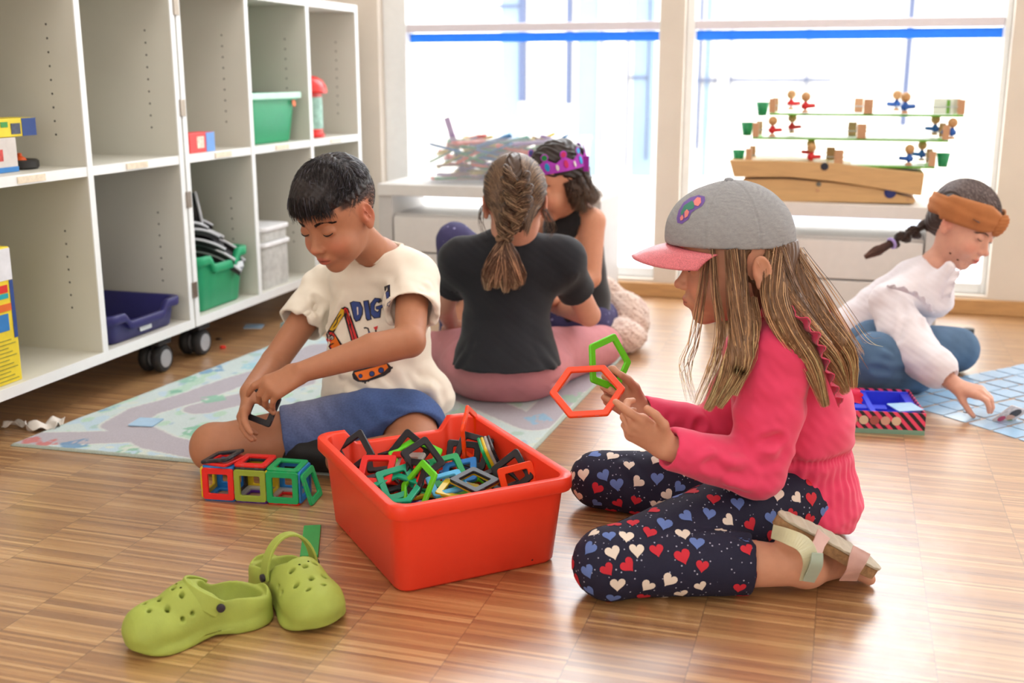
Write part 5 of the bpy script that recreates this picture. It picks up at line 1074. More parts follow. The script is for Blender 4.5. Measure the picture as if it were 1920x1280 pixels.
# ================================================================== THE GIRL IN THE PINK JACKET AND GREY CAP
def pink_girl():
    f = hd(-.985, .13, -.10); M = rot_to(f, hd(-.07, .03, 1)); hc = P(1376, 495, 1.80); base = Zp(1330, 1085, 0)
    p = Person(base, (204, 148, 120), 'girl in pink jacket and grey cap kneeling by the red bin, holding coloured tiles', hc, M, .92, .0024, (196, 104, 96)); c = p.c
    neck = P(1455, 612, 1.84); Ls, Rs = P(1462, 665, 1.73), P(1425, 655, 1.95)
    c.cap(P(1405, 545, 1.81), neck, .037, .040, k=.02).cap(neck, P(1480, 720, 1.84), .05, .085, k=.02).cap(P(1480, 720, 1.84), P(1505, 880, 1.86), .075, .08, k=.02)
    Le, Lw = P(1418, 880, 1.71), P(1246, 838, 1.665); Re, Rw = P(1340, 812, 1.96), P(1196, 772, 1.905)
    c.chain([Ls, Le, Lw], [.036, .030, .0205]).chain([Rs, Re, Rw], [.034, .029, .0205])
    # near (left) hand: first finger stretched, thumb up; far (right) hand closed round two tiles
    hand(c, Lw, P(1172, 792, 1.655)-Lw, hd(.05, -.80, -.60), +1, .98, [(.10, -.12, .12, .08), (-.02, .75, .95, .6), (-.1, .9, 1.0, .6), (-.18, .95, 1.0, .5)], (.72, -.15, .5))
    hand(c, Rw, P(1138, 722, 1.905)-Rw, hd(-.30, .92, -.10), -1, 1.02, [(.10, .35, 1.1, .8), (.02, .65, 1.3, .8), (-.06, .8, 1.35, .8), (-.14, .9, 1.3, .7)], (.35, .6, .5))
    # legs: kneeling, both shins on the floor
    K1, A1 = Zp(1146, 1056, .053), Zp(1512, 1062, .043); H1 = P(1455, 930, 1.80); K2, A2 = Zp(1122, 898, .055), Zp(1390, 905, .045); H2 = P(1440, 920, 1.93)
    c.cap(H1, K1, .062, .046, k=.01).chain([K1, Zp(1330, 1052, .050), A1], [.046, .044, .029], k=.006); c.cap(H2, K2, .062, .046, k=.01).chain([K2, A2], [.046, .032], k=.006)
    # near foot, sole turned up, toes on the floor
    heel, ball, toe = P(1488, 1010, 1.635), Zp(1590, 1056, .026), Zp(1626, 1078, .012); dpt = hd(.05, 1, 0)
    c.cap(A1, heel, .030, .026, k=.015).cap(A1, ball+hd(-.012, 0, -.004), .026, .017, k=.015).cap(heel, ball, .022, .019, k=.012).cap(ball-dpt*.016, toe-dpt*.014, .014, .010, k=.008).cap(ball+dpt*.012, toe+dpt*.010, .016, .010, k=.008).cap(A1, P(1560, 1055, 1.70), .026, .022, k=.015)
    p.build(blush=.3, ey=-.032, eo=.009)
    p.lashes(-.0022, brow=(112, 84, 62), bw=1.)
    # ---------------- leggings
    lg = Clay(); sh_e = Zp(1378, 1056, .048); lg.cap(K1, sh_e+nrm(sh_e-K1)*.02, .053, .049, k=.004)
    lg.cut(sh_e+nrm(sh_e-K1)*.022, sh_e-K1, k=.003, rad=.09).cap(sh_e, sh_e+nrm(sh_e-K1)*.1, .0435, .0435, k=.001, op='s'); lg.cap(H1+(0, 0, -.01), K1, .078, .054, k=.01).ell(K1+hd(-.005, 0, 0), (.056, .055, .055), k=.012)
    lg.cap(H2+(0, 0, -.008), K2, .078, .055, k=.01).cap(K2, A2, .052, .04, k=.004).ell(P(1480, 915, 1.87), (.10, .12, .085), k=.02)
    lg.cut((base[0], base[1], .0012), (0, 0, -1), k=.004)
    fo = folds([(Zp(1190, 1030, .06), Zp(1400, 1015, .09), -.006, .009), (P(1420, 960, 1.75), P(1330, 985, 1.72), .004, .01), (P(1440, 985, 1.74), P(1390, 1010, 1.72), -.004, .008), (Zp(1170, 870, .10), Zp(1240, 935, .06), .003, .009)])
    hm = [mat('heart_red', (196, 34, 52), .75), mat('heart_cream', (226, 212, 198), .75), mat('heart_blue', (96, 120, 182), .75)]
    lgm = dotted('navy_pindot', (24, 24, 50), (170, 170, 190), 110, .14)
    p.part('leggings', lg, .0026, lgm, lambda v, n: fo(v)+.0008*wob(v, 40), extra=lambda bv, v, f_: heart_spots(v, f_, 300, .0262, .0120, hm, 3), label='navy leggings printed with hearts')
    # ---------------- jacket
    jk = Clay(); pinkm = mat('pink_jersey', (228, 62, 104), .82, var=.03, bump=.12, bscale=800, sheen=.2)
    wst = P(1497, 832, 1.855)
    jk.cap(P(1462, 668, 1.84), P(1490, 790, 1.85), .095, .098, k=.03, flat=(hd(0, 1, 0), 1.12)).cap(P(1490, 780, 1.85), wst, .096, .086, k=.02, flat=(hd(0, 1, 0), 1.15)).cap(wst, P(1488, 925, 1.87), .086, .118, k=.015, flat=(hd(0, 1, 0), 1.05)).cap(P(1488, 905, 1.87), P(1500, 960, 1.865), .100, .072, k=.02)
    jk.ell(P(1520, 940, 1.87), (.062, .09, .07), k=.03).cap(neck+V(0, 0, -.01), Ls, .052, .052, k=.02).cap(neck+V(0, 0, -.01), Rs, .052, .052, k=.02)
    jk.chain([Ls, Ls+(Le-Ls)*.5, Le], [.056, .052, .047], k=.012).cap(Le, Lw+(Le-Lw)*.10, .046, .034, k=.012).chain([Rs, Re], [.052, .045], k=.012).cap(Re, Rw+(Re-Rw)*.10, .043, .032, k=.012)
    jk.cap(Lw+(Le-Lw)*.05, Lw+(Lw-Le)*.5, .026, .026, k=.002, op='s').cap(Rw+(Re-Rw)*.05, Rw+(Rw-Re)*.5, .026, .026, k=.002, op='s').cut(Lw+(Le-Lw)*.04, Lw-Le, k=.002, rad=.06).cut(Rw+(Re-Rw)*.04, Rw-Re, k=.002, rad=.06)
    jk.cap(neck+V(0, 0, -.012), neck+hd(-.01, 0, .1), .044, .055, k=.004, op='s')
    jk.cut(P(1440, 958, 1.80), hd(-.30, -.15, -1), k=.004)
    F_ = [(P(1400, 890, 1.67), P(1330, 868, 1.65), -.005, .010), (P(1450, 850, 1.66), P(1375, 868, 1.65), .006, .011), (P(1455, 820, 1.67), P(1400, 840, 1.65), -.007, .009), (P(1410, 700, 1.68), P(1390, 820, 1.66), .004, .014), (P(1480, 720, 1.70), P(1470, 830, 1.70), -.010, .011), (P(1500, 700, 1.72), P(1500, 810, 1.72), .005, .012), (P(1440, 905, 1.68), P(1370, 905, 1.66), .004, .01), (P(1330, 850, 1.65), P(1290, 862, 1.65), .003, .008), (P(1300, 800, 1.93), P(1260, 790, 1.90), .005, .009), (P(1320, 790, 1.9), P(1290, 815, 1.92), -.005, .009), (P(1560, 860, 1.78), P(1540, 950, 1.80), .005, .010), (P(1520, 860, 1.76), P(1500, 940, 1.78), -.006, .010), (P(1480, 860, 1.76), P(1450, 930, 1.76), .006, .010), (P(1560, 760, 1.8), P(1580, 820, 1.85), .004, .010), (P(1520, 640, 1.74), P(1560, 700, 1.8), .003, .01)]
    fj = folds(F_)
    def jd(v, n):
        wq = np.exp(-((v[:, 2]-wst[2])/.009)**2)*(np.linalg.norm((v-wst)[:, :2], axis=1) < .13)*(v @ hd(1, 0, 0) > (P(1440, 830, 1.75) @ hd(1, 0, 0)))
        a = np.arctan2(*(v-wst)[:, :2].T); low = np.clip((wst[2]-v[:, 2])/.05, 0, 1)*(np.linalg.norm((v-wst)[:, :2], axis=1) < .16)
        return 1.15*fj(v)+.0024*wob(v, 30, 3)+.001*wob(v, 75, 1)-wq*(.006-.002*np.sin(a*70))+low*.0022*np.sin(a*34)*np.exp(-np.clip((wst[2]-v[:, 2]-.03)/.05, 0, 3))
    p.part('jacket', jk, .003, pinkm, jd, label='bright pink jacket with ruffled shoulders')
    jv, jf = p.last; jb = BVHTree.FromPolygons([tuple(q) for q in jv], [tuple(map(int, q)) for q in jf])
    def snap(L_): return [np.array(jb.find_nearest(Vector(q))[0]) for q in bez(L_, 9)]
    r1 = ruffle([P(1425, 594, 1.745), P(1470, 590, 1.72), P(1512, 622, 1.70), P(1540, 680, 1.71), P(1566, 742, 1.735)], np.array([hd(-.1, -.6, .55), hd(.1, -.8, .45), hd(.2, -.9, .2), hd(.1, -.95, 0), hd(.1, -.9, -.2)]), .030, .0055, 260)
    p.mb('shoulder_ruffle', r1, pinkm); r2 = ruffle(snap([P(1490, 600, 1.88), P(1560, 632, 1.93), P(1590, 680, 1.93), P(1585, 745, 1.90)]), np.array([hd(.4, .2, .8), hd(.9, .2, .4), hd(1, 0, .1), hd(1, 0, -.2)]), .040, .0065, 240); p.mb('shoulder_ruffle', r2, pinkm)
    r3 = ruffle([P(1335, 926, 1.72), P(1400, 940, 1.715), P(1450, 950, 1.73), P(1500, 968, 1.76), P(1545, 990, 1.82)], hd(.02, -.25, -1), .022, .0045, 330); p.mb('hem_ruffle', r3, pinkm)
    # ---------------- cap
    def grey(v): q = p.Hq(v); return np.tile(lin((152, 153, 156)), (len(v), 1))*(1+.10*np.sin(q[:, 2]*900+6*wob(v, 60))*wob(v, 90, 2)+.05*wob(v, 200, 4))[:, None]
    cp = Clay(); t = Clay(); t.ell((0, .000, .044), (.088, .109, .103), k=.01).ell((0, .050, .064), (.059, .061, .060), k=.03)
    t.cut((0, 0, .036), (0, .10, -1), k=.004); t.ell((0, -.002, .032), (.083, .104, .084), k=.002, op='s'); cp.put(t, M, hc, p.sc)
    def seams(v, n):
        q = p.Hq(v)-np.array((0, .0, .04)); a = np.arctan2(q[:, 0], q[:, 1]); o = np.zeros(len(v))
        for k in range(6): da = np.abs((a-R(60*k+2)+pi) % (2*pi)-pi)*np.hypot(q[:, 0], q[:, 1]); o -= .0011*np.exp(-(da/.0013)**2)-.0006*np.exp(-((da-.004)/.002)**2)
        return o+.0009*wob(v, 35)
    hc_ = [mat('butterfly_purple', (110, 84, 160), .6), mat('butterfly_green', (60, 130, 110), .6), mat('butterfly_pink', (226, 130, 130), .6)]
    def bfly(bv, v, f_):
        out = []; O_ = P(1040, 300, 1.72); ex = P(1140, 300, 1.72)-O_; ey = P(1040, 400, 1.72)-O_; q = lambda L_: [(x/3.048/100, y/3.048/100) for x, y in L_]
        for L_, mm, of in (([(702, 335), (712, 290), (740, 240), (780, 210), (830, 196), (866, 205), (868, 232), (850, 262), (815, 282), (790, 300), (772, 340), (735, 368), (708, 362)], 0, .0010), ([(725, 300), (745, 258), (790, 228), (808, 250), (800, 278), (770, 285), (745, 300), (730, 320)], 1, .0017), ([(800, 232), (822, 208), (842, 212), (845, 240), (828, 262), (806, 256)], 2, .0024), ([(748, 296), (762, 280), (776, 296), (768, 322), (750, 334)], 2, .0024), ([(722, 330), (736, 312), (744, 330), (738, 345), (726, 348)], 2, .0024)):
            out.append(patch(bv, q(L_), (O_, ex, ey), hc_[mm], of, dens=.004, dirn=nrm(P(1300, 390, 1.8)-O0)))
        return out
    capo = p.part('cap', cp, .0024, mat('heather_grey', attr=True, rough=.9, var=.12, vscale=300, bump=.3, bscale=900, stretch=(1, 1, 5)), seams, grey, extra=bfly, label='heather grey baseball cap with a butterfly patch and pink visor')
    pk = mat('pink_glitter', (222, 118, 128), .45, var=.28, vscale=700, bump=.5, bscale=1500, coat=.2); vs = []; fs = []; NA, NR = 40, 12
    for i in range(NA+1):
        a = R(-74+148*i/NA)
        for j in range(NR+1):
            t_ = j/NR; x0, y0 = .086*sin(a), .103*cos(a)+.001; z0 = .037+.10*y0-.001; ln = .074*max(.0, cos(a))**.55; y = y0+ln*t_; x = x0*(1+.06*t_); z = z0-.024*(abs(sin(a))**2.2)*(.15+.85*t_)-.018*t_*cos(a)+.004*sin(pi*t_)-.006*abs(sin(a)); vs.append((x, y, z))
    fs = [(i*(NR+1)+j, i*(NR+1)+j+1, (i+1)*(NR+1)+j+1, (i+1)*(NR+1)+j) for i in range(NA) for j in range(NR)]
    b = MB(); b.add([p.W(q) for q in vs], fs); o = b.obj('visor', pk, capo, smooth=True, off=base); so = o.modifiers.new('t', 'SOLIDIFY'); so.thickness = .003; so.offset = 0
    b = MB(); b.ball(p.W((0, .0, .1480)), .0078, 10, (1, 1, .55)); b.obj('top_button', mat('cap_button', (150, 152, 158), .8), capo, smooth=True, off=base)
    # ---------------- long hair
    hb = (122, 86, 60); pale = (198, 160, 120)
    hs = Clay(); t = Clay(); t.ell((0, -.018, .030), (.080, .096, .080), k=.01).ell((0, -.058, -.02), (.062, .050, .07), k=.02).cut((0, -.004, 0), (.0, 1, .15), k=.004).cut((0, 0, .036), (0, 0, 1), k=.004)
    t.ell((-.084, -.042, -.002), (.034, .028, .042), k=.002, op='s'); hs.put(t, M, hc, p.sc)
    p.part('hair', hs, .0026, hair_mat(), lambda v, n: .0006*np.sin((v @ hd(1, 0, 0))*700+8*wob(v, 20)), (92, 64, 42), label='long light brown hair hanging below the cap')
    S_ = []; under = Clay()
    def A_(pts, n, r0, r1, sd, **k):
        q = [P(*a) for a in pts]; S_.append(lock(q, n, r0, r1, 16, sd, **k))
        if n > 150:
            c_ = bez(q, 10); rr_ = np.interp(np.linspace(0, 1, 10), np.linspace(0, 1, len(r1)), r1)*.9; under.chain(list(c_[1:-2]), list(rr_[1:-3])+[rr_[-2]*.45], k=.004)
    # strands in front of the ear, down over the chest
    A_([(1336, 468, 1.735), (1342, 540, 1.72), (1352, 620, 1.705), (1338, 690, 1.69), (1308, 760, 1.68)], 42, .004, [.004, .006, .009, .012, .009], 1, twist=.2)
    A_([(1372, 468, 1.725), (1380, 560, 1.71), (1384, 640, 1.695), (1364, 700, 1.685), (1326, 768, 1.68)], 420, .009, [.010, .012, .015, .014, .006], 2, twist=-.2)
    A_([(1384, 468, 1.728), (1390, 560, 1.714), (1402, 620, 1.70), (1386, 690, 1.68), (1347, 762, 1.675)], 400, .008, [.009, .012, .017, .014, .006], 3, twist=.25)
    A_([(1325, 480, 1.75), (1315, 560, 1.74), (1300, 640, 1.72), (1285, 690, 1.72), (1296, 750, 1.70)], 20, .006, [.006, .008, .009, .011, .011], 4)
    A_([(1404, 560, 1.725), (1408, 610, 1.705), (1398, 670, 1.69), (1376, 740, 1.68)], 200, .012, [.013, .015, .013, .006], 5)
    # behind the ear, over the shoulder and down the back
    A_([(1446, 470, 1.75), (1450, 540, 1.72), (1470, 610, 1.69), (1520, 680, 1.685), (1548, 760, 1.69)], 420, .018, [.022, .022, .020, .016, .006], 6, twist=.3)
    A_([(1450, 470, 1.75), (1470, 540, 1.73), (1510, 610, 1.71), (1555, 670, 1.71), (1585, 735, 1.72)], 420, .018, [.022, .022, .020, .016, .008], 7, twist=-.3)
    A_([(1478, 470, 1.79), (1490, 530, 1.77), (1535, 600, 1.76), (1585, 660, 1.76), (1598, 725, 1.77)], 420, .018, [.020, .022, .022, .018, .008], 8, twist=.2)
    A_([(1488, 480, 1.84), (1500, 560, 1.84), (1550, 620, 1.84), (1590, 690, 1.84)], 260, .018, [.02, .022, .018, .008], 9)
    A_([(1440, 480, 1.75), (1444, 540, 1.73), (1456, 600, 1.70), (1492, 650, 1.69)], 260, .012, [.014, .016, .014, .006], 10)
    A_([(1495, 470, 1.78), (1540, 540, 1.77), (1600, 640, 1.78), (1612, 660, 1.80)], 40, .012, [.012, .016, .02, .03], 11, jit=.4)
    p_s = np.concatenate(S_)
    def hcol(v): t_ = np.clip((P(1400, 480, 1.75)[2]-v[:, 2])/.25, 0, 1)[:, None]; return (lin((96, 68, 46))*(1-t_)+lin((142, 106, 74))*t_)*(1+.22*np.sin((v @ hd(1, 0, 0))*900+7*wob(v, 18)))[:, None]
    p.part('hair_mass', under, .003, hair_mat(), lambda v, n: .0011*np.sin((v @ hd(1, .3, 0))*900+7*wob(v, 18)), hcol)
    strands(p, 'hair_strands', p_s, .00055, hb, .32, tips=(180, 140, 102), streak=(pale, .28), seed=9)
    # ---------------- sandal of the near foot
    sd = empty('sandal', (0, 0, 0)); bpy.data.objects.remove(sd)
    a, b2 = P(1458, 978, 1.635), P(1640, 1068, 1.645); ax = nrm(b2-a); nrm_up = nrm(np.cross(ax, dpt)); nrm_up = nrm_up if nrm_up[2] > 0 else -nrm_up; L_ = np.linalg.norm(b2-a)
    def sole(x0, x1, wv, t0, t1, name, m, par, wavy=0):
        n = 26; v = []; 
        for i in range(n+1):
            s_ = i/n; x = x0+(x1-x0)*s_; w_ = wv*(.80+.22*sin(pi*min(1, s_*1.02)**1.7))*math.sqrt(max(.02, 1-abs(2*s_-1)**7)); up_ = .004*sin(pi*s_)-.006*s_
            for sy, tz in ((-1, t0), (1, t0), (1, t1), (-1, t1)): v.append(a+ax*x+dpt*w_*sy+nrm_up*(tz+up_+(wavy*sin(i*2.4) if tz == t1 else 0)))
        f_ = [(i*4+k, i*4+(k+1) % 4, i*4+4+(k+1) % 4, i*4+4+k) for i in range(n) for k in range(4)]+[(3, 2, 1, 0), (n*4, n*4+1, n*4+2, n*4+3)]
        bb = MB(); bb.add(v, f_); return bb.obj(name, m, par, off=base, bevel=.0012)
    so = sole(-.006, L_+.004, .031, -.006, .011, 'sandal', mat('cork', (150, 116, 80), .85, var=.25, vscale=160, bump=.3, bscale=500), p.root); so['label'] = 'cork soled sandal with pastel straps'
    sole(-.007, L_+.006, .032, .0112, .0155, 'outsole', mat('outsole_rubber', (176, 166, 146), .7, var=.1), so, .0008)
    hol = mat('pearl_strap', (196, 194, 160), .32, var=.25, vscale=14, coat=.5); holp = mat('pearl_strap_pink', (206, 164, 156), .35, var=.18, vscale=16, coat=.5)
    def strap(pts, wd, m, name, par, th=.0022, k=26):
        c_ = bez(pts, k); ws = np.interp(np.linspace(0, 1, k), np.linspace(0, 1, len(wd)), wd); T = np.gradient(c_, axis=0); T /= np.linalg.norm(T, axis=1, keepdims=True); ctr = np.mean([p_.tolist() for p_ in c_], 0); v = []
        for i in range(k):
            o_ = hd(0, -1, .25); sd_ = np.cross(T[i], o_); sd_ /= np.linalg.norm(sd_); n_ = np.cross(sd_, T[i])
            for sx, sy in ((-1, -1), (1, -1), (1, 1), (-1, 1)): v.append(c_[i]+sd_*ws[i]*sx+n_*th*.5*sy)
        f_ = [(i*4+q, i*4+(q+1) % 4, i*4+4+(q+1) % 4, i*4+4+q) for i in range(k-1) for q in range(4)]+[(3, 2, 1, 0), ((k-1)*4, (k-1)*4+1, (k-1)*4+2, (k-1)*4+3)]
        bb = MB(); bb.add(v, f_); return bb.obj(name, m, par, off=base, bevel=.0008)
    strap([P(1448, 996, 1.62), P(1478, 1006, 1.592), P(1508, 1022, 1.574), P(1520, 1052, 1.566), P(1512, 1088, 1.585)], [.011, .012, .013, .012, .011], hol, 'ankle_strap', so)
    strap([P(1545, 1000, 1.598), P(1536, 1018, 1.585), P(1526, 1040, 1.568)], [.012, .010, .012], holp, 'side_strap', so)
    strap([P(1533, 1036, 1.563), P(1530, 1060, 1.561), P(1516, 1090, 1.579)], [.0085, .010, .009], mat('pearl_strap_mint', (170, 186, 170), .35, var=.2, vscale=14, coat=.5), 'strap_end', so)
    strap([P(1616, 1030, 1.600), P(1608, 1050, 1.592), P(1600, 1070, 1.594), P(1590, 1088, 1.615)], [.015, .014, .011, .014], holp, 'toe_strap', so)
    # the tiles she holds
    tile('hexagon', 'orange', P(1101, 733, 1.80), hd(-.10, -.55, .84), 8, label='orange hexagon magnetic tile held between the pink girl\'s hands')
    tile('pentagon', 'lime', P(1141, 680, 1.885), hd(.62, -.74, .22), 46, label='lime green pentagon magnetic tile held up by the pink girl')
    return p
pink_girl()
# ================================================================== THE GIRL SEEN FROM BEHIND
def back_girl():
    f = hd(.04, 1, -.30); M = rot_to(f, hd(.0, .25, 1)); hc = P(966, 384, 2.69); base = Zp(935, 768, 0)
    p = Person(base, (206, 150, 126), 'girl seen from behind, dark T-shirt, dusty pink leggings and a long plait', hc, M, .96, .003); c = p.c
    nk = P(958, 452, 2.72); Ls, Rs = P(868, 490, 2.74), P(1052, 488, 2.74)
    c.cap(P(964, 420, 2.70), nk, .034, .038, k=.02).cap(nk, P(948, 560, 2.74), .045, .062, k=.02).cap(P(948, 560, 2.74), P(945, 700, 2.74), .066, .078, k=.02)
    c.cap(nk, Ls, .036, .034, k=.02).cap(nk, Rs, .036, .034, k=.02)
    Le, Lw = P(832, 570, 2.86), P(845, 606, 3.02); Re, Rw = P(1104, 590, 2.84), P(1046, 575, 3.02)
    c.chain([Ls, Le, Lw], [.034, .029, .021]).chain([Rs, Re, Rw], [.034, .030, .022])
    hand(c, Lw, hd(.5, .8, -.2), hd(0, .2, 1), -1, .95, [(.05, .3, .4, .3)]*4); hand(c, Rw, hd(-.7, .7, .0), hd(0, .2, 1), 1, .95, [(.05, .3, .4, .3)]*4)
    p.build(ears=True, ey=-.004)
    S_ = []
    # hair: smooth scalp shell, locks drawn to the middle, plait lobes, band, tail
    hb = (84, 62, 48); t = Clay(); t.ell((0, -.018, .037), (.079, .097, .086), k=.01).ell((0, -.055, -.02), (.052, .045, .06), k=.02).cut((0, .055, 0), (0, 1, -.3), k=.006)
    for s in (-1, 1): t.ell((s*.082, -.004, -.006), (.018, .020, .034), k=.004, op='s')
    hs = Clay(); hs.put(t, M, hc, p.sc)
    def ln(v, n):
        q = p.Hq(v); u_ = np.abs(q[:, 0])-.6*q[:, 2]; return .0013*np.sin(u_*560+5*wob(v, 25))+.0016*wob(v, 50, 3)
    p.part('hair', hs, .0028, hair_mat(), ln, (74, 54, 42), label='brown hair plaited down the back')
    g = np.random.default_rng(2)
    for i in range(2600):
        s = 1 if i % 2 else -1; z0 = g.uniform(-.02, .125); th = g.uniform(.25, 1.) ; x0 = s*.079*th*math.sqrt(max(.03, 1-((z0-.037)/.088)**2)); e = (x0/.081)**2+((z0-.037)/.088)**2
        if e > .985: continue
        x1 = s*g.uniform(.022, .036); z1 = z0-.035-.045*th; pts = []
        for k in np.linspace(0, 1, 8):
            x = x0*(1-k)+x1*k; z = z0*(1-k)+z1*k+.012*sin(pi*k); ee = min(.97, (x/.081)**2+((z-.037)/.088)**2) if z > -.01 else min(.97, (x/.081)**2+.3); y = -.018-.0985*math.sqrt(1-ee)-.0012-.004*k*(1-k)
            if z < -.02: y = max(y, -.095)
            pts.append((x, y, z))
        S_.append(np.array([p.W(q) for q in pts]))
    strands(p, 'hair_strands', np.array(S_), .0008, hb, .35, streak=((160, 128, 96), .22), seed=4)
    # plait: overlapping lobes from crown to band
    pl = Clay(); top_ = [(966, 330, 2.572), (968, 355, 2.558), (972, 382, 2.556), (969, 405, 2.566), (958, 424, 2.585), (950, 438, 2.60)]
    cv = bez([P(*q) for q in top_], 40); lob = []; st = []; N = 11
    for i in range(N):
        s = 1 if i % 2 else -1; t_ = (i+.5)/N; c0 = cv[int(t_*39)]; w_ = .034*(1-.45*t_)*(.6+.4*min(1, t_*4)); a = c0+hd(s*w_, .012, .022); b_ = c0+hd(-s*w_*.25, -.006, -.016); m = (a+b_)/2+hd(s*.004, -.010, 0)
        pl.cap(a, m, .009, .0115, k=.001).cap(m, b_, .0115, .007, k=.001)
        st.append(lock([a+hd(0, -.002, 0), m+hd(0, -.004, 0), b_+hd(0, -.003, -.002)], 150, .0095, [.0095, .0125, .007], 9, 20+i, twist=.25*s))
    p.part('plait', pl, .0024, hair_mat(), lambda v, n: .0006*wob(v, 150), (54, 38, 30)); strands(p, 'plait_strands', np.concatenate(st), .0006, (100, 74, 56), .4, streak=((176, 144, 112), .28), seed=7, taper=False)
    tb_ = P(946, 447, 2.612); o = MB(); rg = [tb_+hd(.017*cos(a), .012*sin(a), .003*sin(3*a)) for a in np.linspace(0, 2*pi, 25)]; o.tube(rg, .0052, 8); p.mb('hair_band', o, mat('hair_band', (128, 98, 74), .7))
    tl = [lock([P(946, 448, 2.61), P(944+dx*.5, 480, 2.60), P(944+dx, 515, 2.605), P(944+dx*1.15, 546+dy, 2.62)], 330, .008, [.009, .018, .019, .008], 14, 40+k, twist=.1) for k, (dx, dy) in enumerate(((-26, -4), (-12, -8), (4, 0), (18, -6), (28, -14)))]
    strands(p, 'ponytail', np.concatenate(tl), .0007, (92, 66, 54), .35, tips=(150, 112, 88), streak=((182, 148, 116), .15), seed=8)
    wp = [lock([P(1020, 392, 2.62), P(1034, 425, 2.63), P(1026, 442, 2.64)], 30, .008, [.01, .02, .02], 10, 60, jit=.5), lock([P(905, 385, 2.62), P(900, 410, 2.63), P(908, 440, 2.64)], 14, .006, [.006, .01, .012], 10, 61, jit=.5)]
    for w_ in wp: strands(p, 'loose_hairs', w_, .0005, hb, .3, seed=9)
    # T-shirt
    sh = Clay(); navy_ = mat('black_jersey', (20, 22, 30), .85, var=.08, vscale=12, bump=.12, bscale=700, sheen=.12); bx_ = hd(0, 1, 0)
    sh.cap(P(955, 500, 2.73), P(948, 600, 2.73), .098, .100, k=.03, flat=(bx_, .82)).cap(P(948, 600, 2.73), P(949, 702, 2.70), .102, .150, k=.03, flat=(bx_, .98)).cap(nk+V(0, 0, -.006), Ls, .046, .050, k=.02).cap(nk+V(0, 0, -.006), Rs, .046, .050, k=.02).cap(Ls, P(955, 560, 2.74), .06, .07, k=.03).cap(Rs, P(950, 560, 2.74), .06, .07, k=.03)
    Lc, Rc = Ls+(Le-Ls)*.62, Rs+(Re-Rs)*.64
    sh.cap(Ls, Lc, .049, .050, k=.02).cap(Rs, Rc, .049, .049, k=.02).cut(Lc-(Le-Ls)*.06, Le-Ls, rad=.07, k=.003).cut(Rc-(Re-Rs)*.06, Re-Rs, rad=.07, k=.003).cut(P(950, 694, 2.61), hd(0, -.05, -1), k=.003)
    sh.cap(Lc-(Le-Ls)*.2, Lc+(Le-Ls)*.3, .040, .05, k=.002, op='s').cap(Rc-(Re-Rs)*.2, Rc+(Re-Rs)*.3, .040, .048, k=.002, op='s').cap(nk, nk+V(0, 0, .09), .042, .06, k=.004, op='s').cap(P(948, 690, 2.72), P(950, 730, 2.72), .10, .14, k=.003, op='s')
    fo = folds([(P(1050, 540, 2.63), P(1020, 600, 2.62), -.005, .010), (P(1060, 560, 2.64), P(1045, 640, 2.63), .005, .012), (P(1080, 520, 2.68), P(1075, 555, 2.70), -.005, .008), (P(860, 560, 2.65), P(880, 640, 2.62), -.004, .012), (P(1000, 600, 2.6), P(1045, 690, 2.62), .006, .015), (P(870, 640, 2.62), P(850, 690, 2.63), .005, .013), (P(920, 480, 2.64), P(990, 478, 2.64), -.003, .01)])
    p.part('t_shirt', sh, .0036, navy_, lambda v, n: fo(v)+.0022*wob(v, 24, 1)+.0008*wob(v, 70), label='dark navy to black T-shirt')
    # leggings
    lg = Clay(); rose = mat('dusty_rose', (196, 130, 136), .85, var=.04, bump=.15, bscale=800)
    lg.ell(G(912, 2.75, .082), (.118, .125, .084), k=.03).ell(G(988, 2.75, .082), (.118, .125, .084), k=.03).cap(P(948, 700, 2.74), G(948, 2.73, .1), .110, .10, k=.02, flat=(bx_, .8))
    Rk, Lk = Zp(1128, 648, .062), Zp(812, 660, .065)
    lg.cap(G(1020, 2.82, .085), Rk, .080, .056, k=.02).chain([Rk, Zp(1050, 662, .05), Zp(970, 660, .045)], [.056, .048, .036], k=.01).cap(G(875, 2.82, .085), Lk, .080, .056, k=.02).chain([Lk, Zp(890, 662, .05)], [.055, .046], k=.01)
    lg.cut((base[0], base[1], RZ+.001), (0, 0, -1), k=.006)
    F2 = folds([(Zp(1040, 720, .06), Zp(1060, 680, .10), -.005, .008), (Zp(1055, 725, .06), Zp(1080, 685, .10), .004, .008), (Zp(1070, 715, .06), Zp(1092, 680, .1), -.004, .008), (Zp(940, 700, .14), Zp(945, 760, .04), -.006, .010), (Zp(830, 705, .08), Zp(850, 740, .06), -.004, .008), (Zp(1080, 640, .10), Zp(1120, 640, .10), .003, .007), (Zp(815, 700, .08), Zp(870, 700, .12), -.003, .008)])
    p.part('leggings', lg, .0034, rose, lambda v, n: F2(v)+.001*wob(v, 45))
back_girl()
